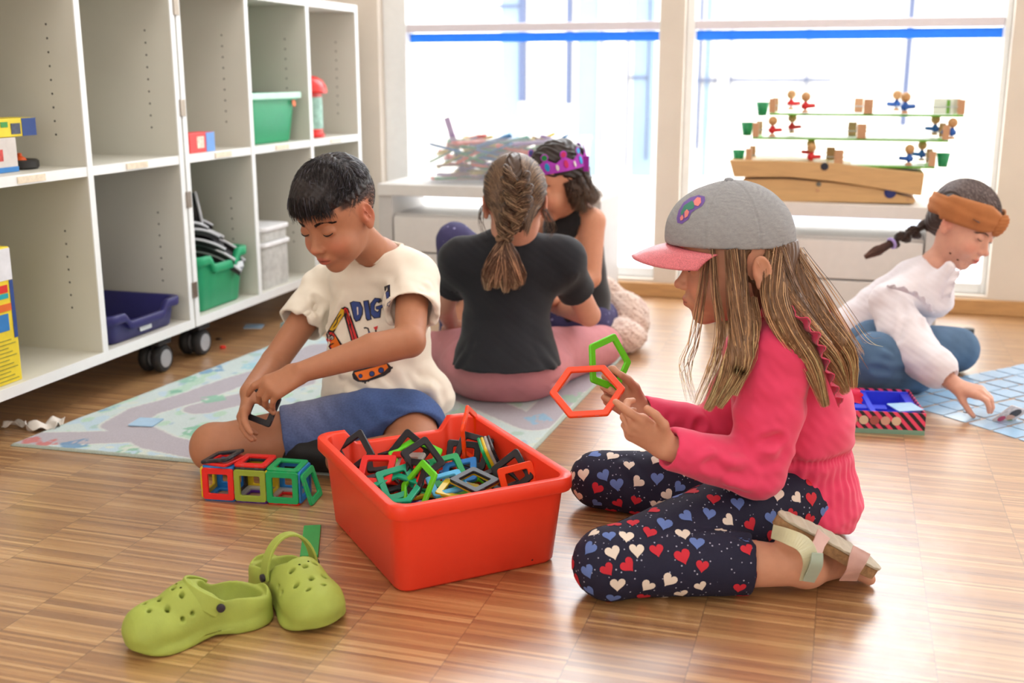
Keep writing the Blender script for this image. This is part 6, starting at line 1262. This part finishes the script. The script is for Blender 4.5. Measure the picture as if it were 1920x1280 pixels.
# ================================================================== THE GIRL WITH THE CROWN
def crown_girl():
    f = hd(-.80, -.52, -.34); M = rot_to(f, hd(-.30, -.15, 1)); hc = P(1044, 344, 3.15); base = Zp(1085, 640, 0)
    p = Person(base, (206, 146, 116), 'girl with a purple felt crown and black sleeveless top facing the plaited girl', hc, M, .90, .0034); c = p.c
    nk = P(1078, 398, 3.19); Ls, Rs = P(1110, 415, 3.14), P(1020, 425, 3.27)
    c.cap(P(1062, 372, 3.16), nk, .032, .036, k=.02).cap(nk, P(1075, 470, 3.2), .05, .08, k=.02).cap(P(1075, 470, 3.2), P(1080, 590, 3.22), .08, .085, k=.02).cap(nk, Ls, .036, .036, k=.02).cap(nk, Rs, .036, .034, k=.02)
    Le, Lw = P(1106, 520, 3.10), P(1035, 560, 2.98); c.chain([Ls, Le, Lw], [.038, .031, .021]); hand(c, Lw, hd(-1, -.3, -.1), hd(0, -.3, 1), 1, .95, [(.05, .3, .4, .3)]*4)
    Re, Rw = P(915, 530, 3.24), P(858, 588, 3.10); c.chain([Rs, Re, Rw], [.034, .03, .021]); hand(c, Rw, hd(-.1, -.6, -.5), hd(-.8, -.3, .5), 1, .95, [(.05, .3, .4, .3)]*4)
    p.build(ears=False, blush=.3); p.lashes(-.002, brow=(60, 40, 34))
    t = Clay(); t.ell((0, -.022, .045), (.080, .098, .086), k=.01).ell((0, -.065, -.02), (.066, .045, .06), k=.03).cut((0, .062, .02), (0, 1, -.55), k=.006); 
    for s in (-1, 1): t.cut((s*.07, .028, -.02), (0, 1, .25), k=.004, rad=.06)
    hs = Clay(); hs.put(t, M, hc, p.sc); p.part('hair', hs, .003, hair_mat(), lambda v, n: .0022*np.sin((v[:, 2])*300+6*wob(v, 40))+.002*wob(v, 90), (44, 32, 28), label='dark wavy shoulder length hair')
    g = np.random.default_rng(12); L_ = []
    for i in range(34):
        a = g.uniform(-.2, 1); x = -.075*cos(a*2.2)-.002; y = -.02-.075*sin(a*2.2)*.9; q0 = np.array((x, y, .01)); q1 = q0*[1.12, 1.05, 1]+[0, 0, -.045+g.uniform(-.01, .01)]; q2 = q0*[1.25, 1.15, 1]+[g.uniform(-.012, .012), g.uniform(-.012, .012), -.085+g.uniform(-.02, .02)]
        L_.append(lock([p.W(q0), p.W(q1), p.W(q2)], 46, .010, [.011, .013, .012], 10, 100+i, twist=.9, jit=.3))
    strands(p, 'hair_curls', np.concatenate(L_), .0008, (64, 46, 38), .35, tips=(104, 78, 58), seed=13)
    # crown of felt with peaks and gems
    vi = mat('felt_violet', (176, 66, 190), .9, bump=.3, bscale=500); K_ = 120; vs = []; cz, r0 = .050, (.086, .103)
    for ring_ in (0, 1):
        for i in range(K_):
            a = 2*pi*i/K_; pk_ = abs(((i*11/K_) % 1)-.5)*2; hgt = .028+.018*(1-pk_)**1.1; e = .0022*ring_
            for z in (0, hgt): vs.append(p.W(((r0[0]+e)*sin(a), -.012+(r0[1]+e)*cos(a), cz-.006+z+.020*cos(a))))
    fs = []
    for i in range(K_):
        j = (i+1) % K_; a0, a1, b0, b1 = i*2, i*2+1, j*2, j*2+1; n_ = K_*2; fs += [(a0, a1, b1, b0), (n_+a0, n_+b0, n_+b1, n_+a1), (a1, n_+a1, n_+b1, b1), (a0, b0, n_+b0, n_+a0)]
    bb = MB(); bb.add(vs, fs); cr = empty('felt_crown', base, label='violet felt crown with blue, red and white gems worn by the seated girl', cat='crown'); o = bb.obj('crown_band', vi, cr, off=base)
    gm_ = [mat('gem_blue', (36, 156, 214), .5), mat('gem_red', (190, 30, 96), .5), mat('gem_white', (214, 206, 206), .5), mat('gem_green', (30, 140, 70), .5)]
    for i in range(11):
        a = 2*pi*(i+.5)/11; rr = (r0[0]+.003, r0[1]+.003); ctr = lambda a, z: np.array((rr[0]*sin(a), -.012+rr[1]*cos(a), cz-.006+z+.020*cos(a))); nl = nrm(p.M @ np.array((sin(a), cos(a), 0)))
        Mx = Matrix(rot_to(nl, p.M[:, 2]).tolist()).to_4x4()
        def disc(c_, w_, h_, m, th=.0018):
            b = MB(); b.prism([(w_*cos(t), h_*sin(t)) for t in np.linspace(0, 2*pi, 17)[:-1]], -.0004, th, Matrix.Translation(p.W(c_)) @ Mx @ Matrix.Rotation(-pi/2, 4, 'X')); b.obj('gem', m, cr, off=base)
        mm = (3, 0, 1, 0, 1)[i % 5] if i else 3; disc(ctr(a, .052), .0105, .0105, vi, .0008); disc(ctr(a, .052), .0078, .0078, gm_[(0, 1, 0, 1, 3)[i % 5]], .0018); disc(ctr(a, .022), .0065, .0115, gm_[(0, 1, 0, 1, 0)[i % 5]]); a2 = a+pi/11; disc(ctr(a2, .016), .0045, .0085, gm_[2])
    tb2 = MB(); q_ = P(1095, 307, 3.12); Mq = Matrix.Translation(q_) @ Matrix(rot_to(hd(-.1, -1, .1), (0, 0, 1)).tolist()).to_4x4(); tb2.box(-.014, -.002, -.021, .014, .002, .021, Mq); tb2.obj('fastener_tab', mat('felt_magenta', (150, 40, 150), .9), cr, off=base, bevel=.001)
    # top
    sh = Clay(); bm = mat('black_top', (22, 22, 26), .85, var=.05, bump=.15, sheen=.3); sh.cap(P(1074, 430, 3.2), P(1078, 560, 3.22), .084, .098, k=.03, flat=(hd(.3, 1, 0), .85)).cap(P(1064, 382, 3.18), nk, .037, .040, k=.01).cap(nk, Ls+hd(-.03, 0, 0), .044, .030, k=.02).cap(nk, Rs+hd(.03, 0, 0), .044, .034, k=.02).cap(P(1078, 560, 3.22), P(1080, 590, 3.22), .10, .10, k=.02)
    sh.cap(Ls+V(0, 0, .01), Ls+(Le-Ls)*.25, .041, .041, k=.004, op='s'); p.part('sleeveless_top', sh, .004, bm, lambda v, n: .003*wob(v, 22))
    # leggings with pale dots, one knee up
    dm = dotted('plum_dotted', (66, 62, 104), (150, 148, 190), 42, .16); lg = Clay(); rk = P(853, 452, 3.08); fl = Zp(846, 622, .045)
    lg.ell(P(1078, 600, 3.22), (.10, .10, .085), k=.02).cap(P(1040, 600, 3.2), rk, .074, .052, k=.02).cap(rk, fl, .050, .036, k=.01).cap(P(1100, 600, 3.18), Zp(1140, 598, .06), .07, .055, k=.02).cap(Zp(1140, 600, .06), Zp(1062, 606, .05), .052, .040, k=.01).cut((base[0], base[1], RZ+.002), (0, 0, -1), k=.004)
    p.part('leggings', lg, .004, dm, lambda v, n: .0015*wob(v, 40), label='dark plum leggings with pale dots')
    ft = Clay(); ft.cap(Zp(846, 630, .035), Zp(856, 652, .028), .032, .026, k=.01).cut((base[0], base[1], RZ+.002), (0, 0, -1), k=.003); p.part('sock', ft, .004, mat('sock_magenta', (226, 70, 150), .9, bump=.3))
crown_girl()
# plush cushion behind the crown girl
pc_ = Zp(1165, 636, 0); r_ = empty('plush_cushion', pc_, label='mottled beige plush cushion lying on the floor behind the seated girls', cat='cushion'); cl = Clay()
cl.cap(P(1100, 575, 3.50), P(1170, 592, 3.36), .100, .075, k=.03).ell(P(1190, 608, 3.32), (.045, .05, .05), k=.02).ell(Zp(1150, 628, .05), (.10, .08, .05), k=.03).ell(P(1118, 545, 3.42), (.07, .07, .05), k=.03).cut((pc_[0], pc_[1], .0008), (0, 0, -1), k=.01)
v, f = cl.skin(.0045, lambda v, n: .004*wob(v, 40)+.002*wob(v, 160, 3)); nz = wob(v, 60, 2)+.5*wob(v, 130, 5)
col = np.tile(lin((226, 200, 186)), (len(v), 1)); m = (np.abs(nz) < .12); col[m] = lin((186, 150, 134)); m = nz > .75; col[m] = lin((206, 172, 158))
link('cushion_body', raw_mesh('cushion_body', v-pc_, f, mats=[mat('plush', attr=True, rough=.95, var=.15, vscale=300, bump=.9, bscale=350, sheen=.5)], col=col), r_)
# ================================================================== THE GIRL IN THE WHITE BLOUSE
def blouse_girl():
    f = hd(.55, -.72, -.42); M = rot_to(f, hd(.50, -.30, .85)); hc = P(1806, 425, 2.92); base = Zp(1690, 712, 0)
    p = Person(base, (214, 160, 138), 'girl in white blouse and jeans leaning over the cards, brown headband', hc, M, .93, .0032, (200, 92, 84)); c = p.c
    nk = P(1752, 500, 2.95); Ls, Rs = P(1722, 520, 3.06), P(1668, 566, 2.86)
    c.cap(P(1782, 460, 2.94), nk, .033, .036, k=.02).cap(nk, P(1700, 570, 2.98), .04, .07, k=.02).cap(P(1700, 570, 2.98), P(1618, 640, 3.02), .075, .08, k=.02)
    Re, Rw = P(1712, 660, 2.74), P(1792, 722, 2.62); c.chain([Rs, Re, Rw], [.032, .027, .0195])
    hand(c, Rw, P(1858, 738, 2.56)-Rw, hd(.25, -.45, .85), +1, .98, [(.08, .35, .75, .4), (.02, .5, .8, .4), (-.03, .6, .8, .4), (-.1, .6, .8, .4)], (.45, .85, .2))
    p.build(blush=.35); p.lashes(-.0025, brow=(70, 48, 40), lift=-.007)
    # hair with plait over the shoulder
    t = Clay(); t.ell((0, -.020, .041), (.079, .097, .086), k=.01).ell((0, -.06, -.012), (.06, .045, .05), k=.02).cut((0, .060, .03), (0, 1, -.75), k=.006)
    t.cut((0, .02, -.01), (0, 1, -1), k=.004)
    for s in (-1, 1): t.cut((s*.07, .012, -.01), (0, 1, .3), k=.004, rad=.055); t.ell((s*.082, -.006, -.006), (.016, .018, .03), k=.004, op='s')
    hs = Clay(); hs.put(t, M, hc, p.sc); p.part('hair', hs, .003, hair_mat(), lambda v, n: .0011*np.sin((p.Hq(v)[:, 0])*600+5*wob(v, 25))+.001*wob(v, 60), (62, 50, 48), label='dark brown hair plaited behind the neck')
    g = np.random.default_rng(4); S_ = []
    for i in range(1500):
        x0 = g.uniform(-.074, .074); y0 = g.uniform(.0, .064); z0 = .041+.0865*math.sqrt(max(0, 1-(x0/.08)**2-((y0+.02)/.098)**2)); pts = []
        for k in np.linspace(0, 1, 8):
            x = x0*(1-.25*k*k); y = y0-(.10+y0)*k; q = 1-(x/.08)**2-((y+.02)/.098)**2; z = .041+.0865*math.sqrt(max(.0, q)); pts.append((x, y, z+.0012))
        S_.append(np.array([p.W(q) for q in pts]))
    strands(p, 'hair_strands', np.array(S_), .0008, (84, 70, 68), .35, streak=((150, 134, 130), .2), seed=14)
    cv = bez([P(1768, 398, 3.0), P(1742, 420, 3.02), P(1712, 436, 3.02), P(1690, 446, 3.0), P(1668, 458, 2.99)], 30); pl = Clay(); st = []
    for i in range(9):
        s = 1 if i % 2 else -1; c0 = cv[int((i+.5)/9*29)]; w_ = .016*(1-.4*i/9); a = c0+hd(.012, 0, s*w_+.004); b_ = c0+hd(-.012, -.004, -s*w_*.3); pl.cap(a, b_, .0115*(1-.03*i), .009*(1-.03*i), k=.003); st.append(lock([a, (a+b_)/2+hd(0, -.005, s*.003), b_], 60, .008, [.010, .0115, .006], 7, 70+i))
    p.part('plait', pl, .003, hair_mat(), None, (56, 44, 40)); strands(p, 'plait_strands', np.concatenate(st), .0008, (76, 58, 50), .35, seed=15)
    strands(p, 'plait_end', lock([P(1668, 458, 2.985), P(1645, 470, 2.98), P(1622, 482, 2.98)], 260, .008, [.009, .013, .006], 10, 90), .0008, (80, 52, 46), .3, tips=(120, 84, 70))
    bt = MB(); dd = nrm(P(1668, 458, 2.985)-P(1690, 446, 3.0)); e1 = nrm(np.cross(dd, (0, 0, 1))); e2 = np.cross(e1, dd); bt.tube([P(1672, 456, 2.985)+.0125*(cos(a)*e1+sin(a)*e2) for a in np.linspace(0, 2*pi, 20)], .0045, 8); p.mb('hair_tie', bt, mat('lilac_tie', (168, 150, 210), .7))
    # headband
    hb = mat('brown_headband', (176, 112, 66), .85, var=.1, vscale=30, bump=.2, bscale=600); K_ = 96; vs = []
    rows = 9
    for i in range(K_):
        a = 2*pi*i/K_; 
        for j in range(rows):
            t_ = j/(rows-1); tw = .55+.45*min(1, abs(a if a < pi else a-2*pi)/.55); z = .042+.018*cos(a)-.010*(1-cos(a))*.5+(t_-.5)*.076*tw*(1 if cos(a) > -.2 else .75); rr = math.sqrt(max(.05, 1-((z-.041)/.098)**2)); bulge = .003*sin(pi*t_)+.0018*sin(t_*16+2*sin(a*2))+.006*(1-tw)*2
            bulge += .006; vs.append(p.W(((.081*rr+bulge)*sin(a), -.020+(.099*rr+bulge)*cos(a), z)))
    fs = [(i*rows+j, i*rows+j+1, ((i+1) % K_)*rows+j+1, ((i+1) % K_)*rows+j) for i in range(K_) for j in range(rows-1)]
    b = MB(); b.add(vs, fs); o = p.mb('headband', b, hb, label='wide brown fabric headband'); so = o.modifiers.new('t', 'SOLIDIFY'); so.thickness = .003
    kn = Clay(); kc = Clay(); kc.ell((0, .088, .056), (.019, .015, .034), k=.004).ell((0, .096, .056), (.010, .010, .028), k=.006); kn.put(kc, M, hc, p.sc); p.part('headband_knot', kn, .003, hb, lambda v, n: .0008*np.sin(v[:, 2]*700))
    # blouse
    bl = Clay(); wm = mat('white_blouse', (226, 219, 224), .8, var=.02, bump=.2, bscale=900, sheen=.2)
    bl.cap(P(1722, 540, 2.97), P(1672, 590, 3.0), .084, .094, k=.03, flat=(hd(.3, 1, 0), .9)).cap(P(1672, 590, 3.0), P(1612, 632, 3.03), .096, .100, k=.03, flat=(hd(.3, 1, 0), .95)).cap(nk+hd(-.01, 0, -.02), Rs, .044, .052, k=.02).cap(nk+hd(-.01, 0, -.02), Ls, .044, .046, k=.02)
    Rm_ = Rs+(Re-Rs)*.6+hd(0, 0, -.005); bl.cap(Rs, Rm_, .050, .062, k=.012).cap(Rm_, Re, .062, .064, k=.012).cap(Re, P(1756, 690, 2.665), .060, .052, k=.012).cap(P(1756, 690, 2.665), P(1774, 706, 2.64), .050, .027, k=.008); bl.cap(P(1780, 500, 2.86), P(1752, 560, 2.88), .018, .05, k=.03)
    bl.cap(P(1776, 707, 2.64), Rw+(Rw-Re)*.5, .0235, .034, k=.002, op='s').cap(nk, P(1800, 480, 2.90), .040, .052, k=.004, op='s'); bl.cut(P(1625, 662, 2.94), hd(-.35, -.3, -1), k=.004, rad=.22); cq = P(1777, 708, 2.638); cd_ = nrm(Rw-Re); c1_ = nrm(np.cross(cd_, (0, 0, 1))); c2_ = np.cross(c1_, cd_)
    F3 = folds([(P(1700, 545, 2.80), P(1690, 640, 2.72), -.006, .010), (P(1730, 600, 2.76), P(1725, 660, 2.70), .006, .010), (P(1660, 590, 2.86), P(1600, 600, 2.93), -.004, .012), (P(1690, 620, 2.9), P(1620, 640, 2.95), .005, .012), (P(1715, 640, 2.72), P(1765, 690, 2.66), -.006, .009), (P(1745, 640, 2.72), P(1780, 690, 2.66), .005, .009), (P(1670, 560, 2.83), P(1650, 610, 2.88), .005, .010)])
    p.part('blouse', bl, .0036, wm, lambda v, n: F3(v)+.0022*wob(v, 30, 2)+.001*wob(v, 80))
    p.mb('shoulder_frill', ruffle([P(1660, 538, 2.85), P(1690, 545, 2.80), P(1722, 560, 2.80), P(1748, 590, 2.82)], hd(0, -.6, .35), .022, .004, 200), wm); p.mb('collar_frill', ruffle([P(1788, 508, 2.84), P(1776, 530, 2.83), P(1765, 560, 2.83)], hd(.8, -.5, .2), .02, .004, 220), wm)
    # jeans, kneeling
    jn = Clay(); dn = mat('jeans_blue', (76, 104, 134), .85, var=.14, vscale=18, bump=.4, bscale=1000); Rk, Lk = Zp(1765, 690, .06), Zp(1792, 655, .062)
    jn.ell(P(1618, 650, 3.05), (.10, .11, .09), k=.02).cap(Zp(1640, 680, .09), Zp(1712, 696, .058), .08, .056, k=.02).cap(Zp(1640, 655, .09), Lk, .08, .062, k=.02).cap(Lk, Zp(1660, 640, .05), .060, .045, k=.01).cap(Zp(1712, 698, .055), Zp(1600, 690, .05), .052, .045, k=.01).cut((base[0], base[1], .001), (0, 0, -1), k=.005)
    F4 = folds([(Zp(1620, 690, .1), Zp(1740, 700, .07), -.005, .01), (Zp(1640, 660, .13), Zp(1700, 670, .13), .004, .01)]); p.part('jeans', jn, .0036, dn, lambda v, n: F4(v)+.001*wob(v, 50), label='blue jeans')
    cu = MB(); cu.tube([cq+(.0245+.0015*cos(a*7))*(cos(a)*c1_+sin(a)*c2_) for a in np.linspace(0, 2*pi, 41)], .0042, 8); p.mb('cuff', cu, wm)
    # the picture card she turns over
    q_ = P(1893, 778, 2.53); cm = mat('card_face', (216, 206, 204), .4, var=.25, vscale=120); r_ = empty('picture_card', q_, label='picture card held upright between the fingers of the girl in the blouse', cat='card', group='light blue picture cards laid face down'); r_.matrix_world = Matrix.Translation(q_) @ Matrix(rot_to(hd(-.15, .75, .55), hd(.35, .1, 1)).tolist()).to_4x4() @ Matrix.Rotation(pi/2, 4, 'X')
    MB().prism(rrect(.0615, .0615, .004, 3), 0, .0016).obj('card_board', cm, r_); 
    for dx, dy, rr_, cc in ((.006, .012, .015, (70, 66, 72)), (.006, -.002, .012, (222, 176, 156)), (-.012, -.016, .010, (206, 90, 120)), (.018, -.018, .009, (120, 150, 90))): o = MB().lathe([(.0001, .0017), (rr_, .0017), (rr_, .0020), (.0001, .0021)], 18, c=(dx, dy, 0)).obj('round_print', mat('cardprint%d' % cc[0], cc, .5), r_)
blouse_girl()
# orange patterned box behind the pink girl's back
ob = Yp(1548, 556, 3.2); r_ = empty('patterned_box', (Zp(1550, 562)[0], Zp(1550, 562)[1], 0), R(6), label='small yellow patterned box on the floor behind the pink girl\'s back', cat='box'); MB().box(-.05, -.04, 0, .05, .04, .072).obj('carton', mat('pattern_yellow', (206, 170, 96), .6, var=.4, vscale=70), r_, bevel=.002); MB().box(-.051, -.041, .0722, .051, .041, .080).obj('lid', mat('pattern_lid', (190, 170, 150), .6, var=.4, vscale=90), r_, bevel=.002)
bpy.context.view_layer.update()
